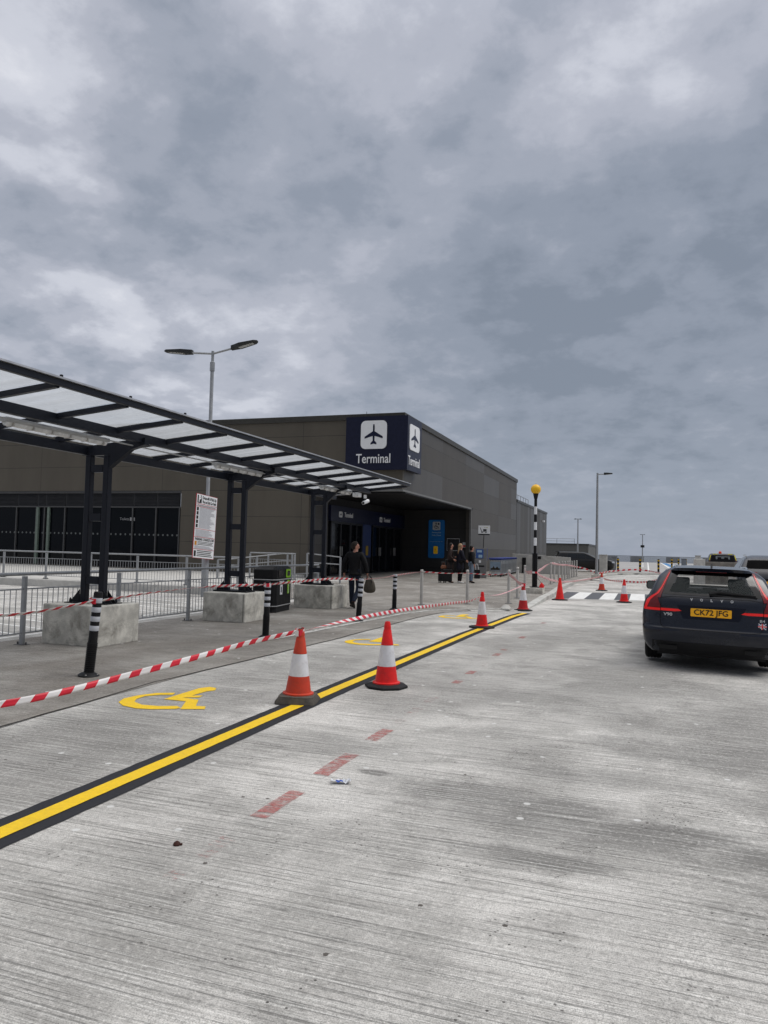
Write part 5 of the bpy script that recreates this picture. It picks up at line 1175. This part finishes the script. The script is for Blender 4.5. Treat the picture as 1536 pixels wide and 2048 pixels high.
# ---- black suv side on, behind the ramp wall
BKP=mat('black car paint',(.004,.004,.005),.35,coat=.15)
SV=empty('black_suv',(-7.1,62.0,-.0),rad(-80),'large black off road car seen side on behind the low concrete wall','car'); 
s3=Shell([(.28,.2,4.7,.85,.2,.4),(.45,.03,4.88,.95,.25,.5),(.75,0,4.95,.98,.25,.55),(1.0,.02,4.9,.98,.25,.6),(1.08,.05,4.7,.95,.25,.5),(1.14,.08,3.75,.93,.25,.3),(1.3,.2,3.45,.88,.22,.3),(1.5,.38,3.05,.82,.2,.3),(1.62,.42,2.75,.77,.22,.35),(1.68,.5,2.4,.68,.3,.4),(1.70,.9,2.0,.5,.3,.3)])
bd=s3.build('body',BKP,SV); WG=mat('dark suv glass',(.015,.018,.022),.05,var=0)
for sg in (-1,1):
    mb=MB(); s3.side(mb,sg,fr(1.17,1.56,6),lambda z:1.15+.6*(z-1.17)*0+(.35*(1.56-z)*-1+.1),lambda z:s3.row(z)[2]-.42,.005,14); w=mb.build('side_window',WG,SV,smooth=True)
    mb=MB(); 
    for y in (1.95,2.6): mb.obox((sg*(s3.hx(y,1.17)+.008),y,1.16),(sg*(s3.hx(y,1.56)+.008),y,1.57),.06,.01,(sg,0,0))
    mb.build('door_pillar',BKP,SV,split=True)
    for y in (1.0,3.95):
        mb=MB(); mb.lathe([(.46,.0),(.46,.012)],24,(sg*.965,y,.42),'x'); mb.build('wheel_arch',BLACK,SV)
    mb=MB(); s3.side(mb,sg,fr(.92,.95,1),lambda z:1.7,lambda z:1.95,.012,2); s3.side(mb,sg,fr(.92,.95,1),lambda z:2.7,lambda z:2.95,.012,2); mb.build('door_handle',BKP,SV,split=True)
mb=MB(); s3.front(mb,fr(1.17,1.6,6),lambda z:-.78+.15*(z-1.17),lambda z:.78-.15*(z-1.17),.004,10); mb.build('windscreen',mat('suv windscreen',(.10,.13,.17),.05,var=0),SV,smooth=True)
mb=MB(); mb.box(-.6,.2,1.66,.6,.5,1.71); mb.build('roof_spoiler',BKP,SV,bevel=.02)
mb=MB(); s3.rear(mb,fr(1.17,1.55,5),lambda z:-.75,lambda z:.75,.004,10); mb.build('rear_window',WG,SV)
mb=MB(); s3.front(mb,fr(.86,.98,2),lambda z:-.92,lambda z:-.55,.006,5); s3.front(mb,fr(.86,.98,2),lambda z:.55,lambda z:.92,.006,5); mb.build('headlight',mat('headlight glass',(.4,.42,.45),.1),SV,split=True)
mirror(SV,s3,3.35,1.18,BLKG,.08,(.12,.1))
for x in (-.88,.88):
    for y in (1.0,3.95): wheel(SV,x,y,.40,.25)
# ---- pickup
PUP=mat('pickup silver',(.07,.07,.075),.35,.3); MAR=mat('maroon chevron',(.14,.01,.02),.5); HVY=mat('hi vis yellow',(.80,.72,.02),.5,var=.03)
PU=empty('pickup_truck',(4.85,51.,-.05),rad(0),'silver pickup with an orange roof beacon and hazard chevrons, behind the stained barrier','pickup')
s4=Shell([(.35,.1,5.0,.85,.1,.4),(.6,0,5.1,.9,.1,.5),(.95,0,5.1,.92,.1,.6),(1.08,.0,5.0,.91,.1,.6)],N=2)
bd=s4.build('lower_body',PUP,PU)
s5=Shell([(1.075,1.6,4.0,.90,.12,.3),(1.2,1.62,3.7,.89,.12,.3),(1.5,1.68,3.3,.82,.12,.3),(1.75,1.74,3.0,.74,.15,.3),(1.83,1.85,2.8,.66,.2,.3)])
cb=s5.build('cab',PUP,PU)
mb=MB(); s5.rear(mb,fr(1.1,1.8,6),lin((1.1,-.86),(1.8,-.70)),lin((1.1,.86),(1.8,.70)),.004,10); mb.build('cab_back',MAR,cb)
mb=MB(); s5.rear(mb,fr(1.28,1.72,6),lin((1.28,-.74),(1.72,-.66)),lin((1.28,.74),(1.72,.66)),.009,10); mb.build('rear_window',BLKG,cb)
mb=MB(); mb.box(-.42,s5.ry(0,1.55)-.02,1.42,.42,s5.ry(0,1.55)-.012,1.66); mb.build('view_through_glass',mat('pale window view',(.25,.28,.29),.2),cb)
mb=MB(); 
for x in (-.2,.2): mb.box(x-.11,s5.ry(0,1.5)-.03,1.3,x+.11,s5.ry(0,1.5)-.022,1.6)
mb.build('head_rest',BLACK,cb,split=True)
mb=MB()
for sg in (-1,1): s5.rear(mb,fr(1.4,1.74,3),lin((1.4,sg*.80-.02),(1.74,sg*.71-.02)),lin((1.4,sg*.80+.02),(1.74,sg*.71+.02)),.014,1); mb.box(sg*.45-.13,1.72,1.77,sg*.45+.13,1.74,1.82)
mb.build('yellow_marker',HVY,cb,split=True)
mb=MB()
for k in range(4): x=-.68+k*.42; mb.prism([(x,1.12),(x+.2,1.12),(x+.26,1.28),(x+.04,1.28)],(0,-.02,0),(1,0,0),(0,0,1),.02)
mb.build('yellow_chevron',HVY,bd,split=True)
mb=MB(); mb.box(-.9,-.015,.7,.9,0.0,1.28); mb.build('tailgate',MAR,bd)
mb=MB(); mb.lathe([(.09,1.83),(.09,1.93),(.05,1.99)],12,(-.12,2.1,0)); mb.build('beacon',mat('beacon red orange',(.6,.06,.02),.3,emit=(.6,.06,.02),estr=.2),PU)
mirror(PU,s5,3.2,1.2,BLACK,.12,(.14,.13))
for x in (-.82,.82):
    for y in (.95,4.1): wheel(PU,x,y,.38,.25)
# ---------------- people
SKIN=mat('skin',(.42,.20,.14),.55,var=.08,scale=20)
def skin_obj(name,nodes,edges,m,par,sub=1,root=0):
    "nodes: list of (pos, radius); one continuous skinned mesh"
    me=bpy.data.meshes.new(name); me.from_pydata([Vector(p) for p,_ in nodes],edges,[]); o=bpy.data.objects.new(name,me); COL.objects.link(o)
    md=o.modifiers.new('skin','SKIN'); md.use_smooth_shade=True; md.branch_smoothing=.3
    for i,(p,r) in enumerate(nodes):
        rr=r if isinstance(r,tuple) else (r,r); me.skin_vertices[0].data[i].radius=rr; me.skin_vertices[0].data[i].use_root=(i==root)
    sb=o.modifiers.new('sub','SUBSURF'); sb.levels=sub; sb.render_levels=sub
    dg=bpy.context.evaluated_depsgraph_get(); nm=bpy.data.meshes.new_from_object(o.evaluated_get(dg)); bpy.data.objects.remove(o)
    nm.name=name; nm.materials.clear(); nm.materials.append(m)
    for p in nm.polygons: p.use_smooth=True
    ob=bpy.data.objects.new(name,nm); COL.objects.link(ob); ob.parent=par; return ob
def person(loc,rz,label,H=1.75,J=None,head_turn=0.,skin=SKIN,hair=None,hairlen=0.,top=None,topm=None,legm=None,shoem=None,coat=None,grip=(),sl=1.,hairm=None,lean=0.):
    k=H/1.75; V=lambda x,y,z:Vector((x*k,y*k,z*k))
    o=empty('person',loc,rz,label,'person')
    P=dict(pel=V(0,0,.93),sp=V(0,.0,1.12),ch=V(0,.01,1.32),nk=V(0,.0,1.47),hd=V(0,.02,1.56),
      shL=V(-.18,0,1.41),shR=V(.18,0,1.41),elL=V(-.24,-.03,1.13),elR=V(.24,-.03,1.13),wrL=V(-.25,.04,.88),wrR=V(.25,.04,.88),
      hipL=V(-.09,0,.90),hipR=V(.09,0,.90),knL=V(-.10,.02,.49),knR=V(.10,.02,.49),anL=V(-.10,-.02,.08),anR=V(.10,-.02,.08))
    for a,v in (J or {}).items(): P[a]=V(*v)
    Rz=Matrix.Rotation(head_turn,3,'Z'); hc=P['nk']+V(0,.015,.0)
    hv=lambda x,y,z: hc+Rz@V(x,y,z)
    N=[];E=[];idx={}
    def add(nm,p,r,par=None):
        idx[nm]=len(N); N.append((p,r if isinstance(r,tuple) else r*k if not isinstance(r,tuple) else r))
        if par: E.append((idx[par],idx[nm]))
    add('pel',P['pel'],.13); add('sp',P['sp'],.115,'pel'); add('ch',P['ch'],.13,'sp'); add('nk',P['nk'],.055,'ch'); add('j',hv(0,.01,.07),.062,'nk'); add('f',hv(0,.02,.13),.082,'j'); add('sk',hv(0,-.0,.19),.085,'f'); add('tp',hv(0,-.005,.235),.055,'sk')
    add('nose',hv(0,.115,.12),.014,'f')
    for s,S1 in ((-1,'L'),(1,'R')):
        add('sh'+S1,P['sh'+S1],.062,'ch'); add('el'+S1,P['el'+S1],.045,'sh'+S1); add('wr'+S1,P['wr'+S1],.028,'el'+S1)
        d=(P['wr'+S1]-P['el'+S1]).normalized(); sidev=Vector((0,1,0))-d*d.y; sidev.normalize(); pn=d.cross(sidev)*(-s)
        add('pa'+S1,P['wr'+S1]+d*.05*k,.030,'wr'+S1)
        g=S1 in grip
        for f_ in range(4):
            off=sidev*(.027-.018*f_)*k; L=(.075,.085,.08,.06)[f_]*k
            b0=P['wr'+S1]+d*.085*k+off; dd=d if not g else d
            add('k%d'%f_+S1,b0,.010,'pa'+S1); m1=b0+(d*.9+pn*.35 if g else d*.95+pn*.2).normalized()*L*.5; add('m%d'%f_+S1,m1,.009,'k%d'%f_+S1)
            add('t%d'%f_+S1,m1+((d*.1+pn).normalized() if g else (d*.85+pn*.45).normalized())*L*.5,.0075,'m%d'%f_+S1)
        add('th'+S1,P['wr'+S1]+d*.03*k+sidev*.035*k,.012,'wr'+S1); add('tt'+S1,P['wr'+S1]+d*.075*k+sidev*.05*k+pn*.015*k,.009,'th'+S1)
        add('hip'+S1,P['hip'+S1],.09,'pel'); add('kn'+S1,P['kn'+S1],.058,'hip'+S1); add('an'+S1,P['an'+S1],.038,'kn'+S1)
        fd=Vector((0,1,0)) if not (J and 'toe'+S1 in J) else (V(*J['toe'+S1])-P['an'+S1]).normalized()
        add('to'+S1,P['an'+S1]+fd*.13*k+Vector((0,0,-.03)),.03,'an'+S1); P['toeD'+S1]=fd
    body=skin_obj('body',N,E,skin,o,1)
    # eyes and ears
    for s in (-1,1):
        mb=MB(); c=hv(s*.032,.098,.145); mb.lathe([(.001,-.012),(.009,-.008),(.012,0),(.009,.008),(.001,.012)],8,c); mb.build('eye',BLACK,body,smooth=True)
        mb=MB(); c=hv(s*.088,.0,.12); mb.lathe([(.005,-.032),(.016,-.02),(.018,.01),(.006,.03)],8,c); mb.build('ear',skin,body,smooth=True)
    def sub(names,nodes,m,nm,rt=0,sub_=1):
        NN=[(p,r*k) for _,p,r,_ in nodes]; ix={n[0]:i for i,n in enumerate(nodes)}; EE=[(ix[n[3]],ix[n[0]]) for n in nodes if n[3]]
        return skin_obj(nm,NN,EE,m,o,sub_,rt)
    # trousers
    hm=Vector((0,0,.02))
    sub(0,[('p',P['pel'],.12,None)]+[x for s in 'LR' for x in (('h'+s,P['hip'+s],.09,'p'),('k'+s,P['kn'+s],.078,'h'+s),('c'+s,P['kn'+s].lerp(P['an'+s],.5),.070,'k'+s),('a'+s,P['an'+s]+Vector((0,0,.0)),.058,'c'+s))],legm,'trousers')
    # shoes
    for s in 'LR':
        a=P['an'+s]; fd=P['toeD'+s]; skin_obj('shoe',[(a+Vector((0,0,.01)),.047*k),(a-fd*.05*k+Vector((0,0,-.04*k)),.04*k),(a+fd*.08*k+Vector((0,0,-.04*k)),.042*k),(a+fd*.17*k+Vector((0,0,-.045*k)),.034*k)],[(0,1),(0,2),(2,3)],shoem,o,1)
    # jacket or coat
    nodes=[('c',P['ch'],.165*sl,None),('s',P['sp'],.158*sl,'c'),('w',P['pel']+Vector((0,0,.02)),.16*sl,'s'),('n',P['nk']-V(0,0,.035),.085,'c')]
    if coat: nodes.append(('q',P['pel']+Vector((0,0,-coat*.5)),.185*sl,'w')); nodes.append(('q2',P['pel']+Vector((0,-.01,-coat)),.195*sl,'q'))
    for s in 'LR': nodes+=[('sh'+s,P['sh'+s],.086*sl,'c'),('el'+s,P['el'+s],.068*sl,'sh'+s),('wr'+s,P['wr'+s],.052*sl,'el'+s)]
    sub(0,nodes,topm,top or 'jacket',0,2)
    # hair
    if hair:
        mb=MB(); rings=[]; n=18; m_=12; q3=lambda x,y,z: hv(x,y,z)
        for a in range(m_+1):
            ph=-math.pi/2+math.pi*a/m_; r=[]
            for j_ in range(n):
                th=2*math.pi*j_/n; x=.096*math.cos(ph)*math.cos(th); y=.112*math.cos(ph)*math.sin(th); z=.118*math.sin(ph)
                if z<.07: y=min(y,.02+max(0,z)*.75)
                if z<-.05: x*=.85; y=min(y,-.01)
                r.append(mb.addv(q3(x+.002*math.sin(7*th+a),y-.012,z+.158)))
            rings.append(r)
        for A,B in zip(rings,rings[1:]):
            for j_ in range(n): mb.face((A[j_],A[(j_+1)%n],B[(j_+1)%n],B[j_]))
        hr_=mb.build('hair',hair,o,smooth=True,ang=80)
        if hairlen:
            mb=MB(); P0=[hv(0,-.05,.2),hv(0,-.075,.1),hv(.01,-.10,-.0),hv(.02,-.115,-hairlen*.6),hv(.02,-.11,-hairlen-.06)]
            for dx in (-.05,-.025,0,.025,.05): mb.tube([p+Rz@Vector((dx*(1-.1*i),abs(dx)*.6,0)) for i,p in enumerate(P0)],[.045,.042,.036,.03,.012],8)
            mb.build('long_hair',hair,hr_,smooth=True,ang=80)
    o['_wrR']=0; del o['_wrR']
    return o,P
JK=mat('black jacket cloth',(.006,.006,.007),.7,var=.3,scale=9,bump=.6); JN=mat('dark blue denim',(.018,.024,.042),.85,var=.3,scale=14,bump=.4); SHO_=mat('dark shoe',(.03,.025,.022),.6)
mat('black rear glass',(.002,.002,.0025),.7).node_tree.nodes['Principled BSDF'].inputs['Specular IOR Level'].default_value=.05
GH=mat('grey brown hair',(.035,.028,.024),.8,var=.4,scale=30)
man,PM=person((-7.19,18.2,.008),rad(4),'man in black jacket and dark jeans walking away with a brown holdall',1.77,
  J=dict(elR=(.29,-.02,1.14),wrR=(.33,.04,.90),elL=(-.29,-.05,1.14),wrL=(-.30,.03,.90),knL=(-.10,.10,.50),anL=(-.11,.14,.08),knR=(.10,.08,.50),anR=(.06,-.26,.17),toeR=(.06,-.12,.06),hipL=(-.09,0,.91),hipR=(.09,.0,.91)),
  head_turn=rad(-65),hair=GH,coat=.10,topm=JK,legm=JN,shoem=SHO_,grip=('R',),sl=1.08)
skin_obj('shirt_collar',[(PM['nk']+Vector((0,-.0,.005)),.066),(PM['nk']+Vector((0,.0,.03)),.062)],[(0,1)],SIGNW,man,1)
BR=mat('brown holdall fabric',(.06,.05,.036),.75,var=.25,scale=8,bump=.4)
wr=man.matrix_basis@PM['wrR'] if False else Vector((-7.19,18.2,0))+Matrix.Rotation(rad(4),3,'Z')@PM['wrR']
bg_=empty('holdall',(wr.x+.07,wr.y+.02,.42),rad(12),"brown soft holdall hanging from the walking man's right hand",'bag')
mb=MB(); 
def blobmesh(mb,sx,sy,sz,e=3.,n=18,m_=12,top=.8):
    rings=[]
    for i in range(m_+1):
        ph=-math.pi/2+math.pi*i/m_; cz=math.copysign(abs(math.sin(ph))**(2/e),math.sin(ph)); cr=abs(math.cos(ph))**(2/e); r=[]
        for j in range(n):
            th=2*math.pi*j/n; cx=math.copysign(abs(math.cos(th))**(2/e),math.cos(th)); cy=math.copysign(abs(math.sin(th))**(2/e),math.sin(th)); tp=1-(1-top)*max(0,(cz+1)/2)
            r.append(mb.addv((sx*cx*cr*tp,sy*cy*cr*tp,sz*(cz+1))))
        rings.append(r)
    for A,B in zip(rings,rings[1:]):
        for j in range(n): mb.face((A[j],A[(j+1)%n],B[(j+1)%n],B[j]))
blobmesh(mb,.19,.14,.19,2.8,top=.55); mb.build('bag_body',BR,bg_,smooth=True,ang=60)
for s in (-1,1):
    mb=MB(); mb.tube(catm([(-.1,s*.1,.27),(-.07,s*.05,.42),(-.06,0,.48),(.02,s*.05,.42),(.08,s*.1,.27)],4),.011,6); mb.build('strap_handle',BLACK,bg_,smooth=True)
#mb=MB(); mb.tube(catm([(-.2,-.12,.12),(0,-.16,-.02),(.2,-.13,.04),(.24,-.1,.15)],4),.01,6); mb.build('shoulder_strap',BLACK,bg_,smooth=True)
BRC=mat('dark brown coat',(.030,.020,.018),.75,var=.3,scale=10,bump=.4); NVC=mat('navy padded coat',(.010,.010,.018),.6,var=.2,scale=10,bump=.4); BKC=mat('black puffer',(.009,.009,.01),.5,bump=.5)
BLK_L=mat('black leggings',(.008,.008,.009),.7); LJ=mat('light blue jeans',(.20,.26,.34),.8,var=.2,scale=20); WS=mat('white trainers',(.7,.7,.68),.5)
DH=mat('dark hair',(.012,.009,.008),.5); FH=mat('light brown hair',(.30,.19,.10),.55,var=.25,scale=40)
zw=zp(32)
w1,P1=person((-8.14,32.2,zw),rad(-70),'woman in a long dark brown coat with dark hair, leftmost of three',1.80,J=dict(elL=(-.26,.02,1.12),wrL=(-.24,.22,1.12),elR=(.26,-.06,1.14),wrR=(.22,.12,1.02)),hair=DH,hairlen=.1,topm=BRC,legm=BLK_L,shoem=mat('brown boots',(.10,.05,.03),.6),coat=.42,top='coat',grip=('R','L'))
w2,P2=person((-7.72,32.3,zw),rad(-55),'woman with long light brown hair in a navy padded coat and white trainers',1.78,J=dict(elR=(.25,.05,1.12),wrR=(.2,.2,1.0)),hair=FH,hairlen=.22,topm=NVC,legm=BLK_L,shoem=WS,coat=.42,top='coat')
w3,P3_=person((-7.32,32.8,zw),rad(-60),'woman in a short black puffer jacket and light blue jeans with tied dark hair',1.70,hair=DH,topm=BKC,legm=LJ,shoem=SHO_,sl=1.15)
mb=MB(); mb.box(.0,.17,1.14,.08,.175,1.2); q=mb.build('white_badge',SIGNW,w3)
sb_=empty('shopping_bag',(-7.04,32.75,zw+.22),rad(10),'black carrier bag hanging beside the woman in light blue jeans','bag')
mb=MB(); mb.box(-.13,-.06,0,.13,.06,.40); mb.build('bag_body',BLACK,sb_,bevel=.02); mb=MB(); mb.tube([(-.07,0,.4),(-.08,0,.62),(-.02,0,.66)],.01,5); mb.tube([(.07,0,.4),(.02,0,.62),(-.02,0,.66)],.01,5); mb.build('handle',SIGNW,sb_)
def case(x,y,h,w,label,m,rz):
    o=empty('suitcase',(x,y,zw),rz,label,'suitcase'); mb=MB(); mb.box(-w/2,-.13,.07,w/2,.13,h); mb.build('shell',m,o,bevel=.04,seg=3)
    mb=MB(); 
    for s in (-1,1): mb.tube([(s*.1,.1,h-.02),(s*.1,.1,h+.42)],.009,5)
    mb.tube([(-.1,.1,h+.42),(.1,.1,h+.42)],.015,6); mb.build('pull_handle',mat('dark steel',(.08,.08,.08),.4,.5),o)
    for sx in (-1,1):
        for sy in (-1,1):
            mb=MB(); mb.lathe([(.035,-.012),(.035,.012)],10,(sx*(w/2-.05),sy*.09,.035),'x'); mb.build('wheel',RUB,o)
case(-8.22,32.0,.62,.42,'large black suitcase standing beside the woman in the brown coat',BLACK,rad(15))
case(-8.48,32.15,.5,.34,'smaller black wheeled bag leftmost of the luggage with an orange strap on top',BLACK,rad(-10))
hb=empty('tan_handbag',(-8.42,32.1,zw+.62),rad(5),'small orange brown bag resting on top of the luggage','bag'); mb=MB(); blobmesh(mb,.15,.08,.09,3.); mb.build('bag_body',mat('tan leather',(.20,.07,.03),.5),hb,smooth=True); mb=MB(); mb.tube(catm([(-.08,0,.16),(0,0,.28),(.08,0,.16)],4),.008,5); mb.build('handle',mat('tan leather',(.20,.07,.03),.5),hb)
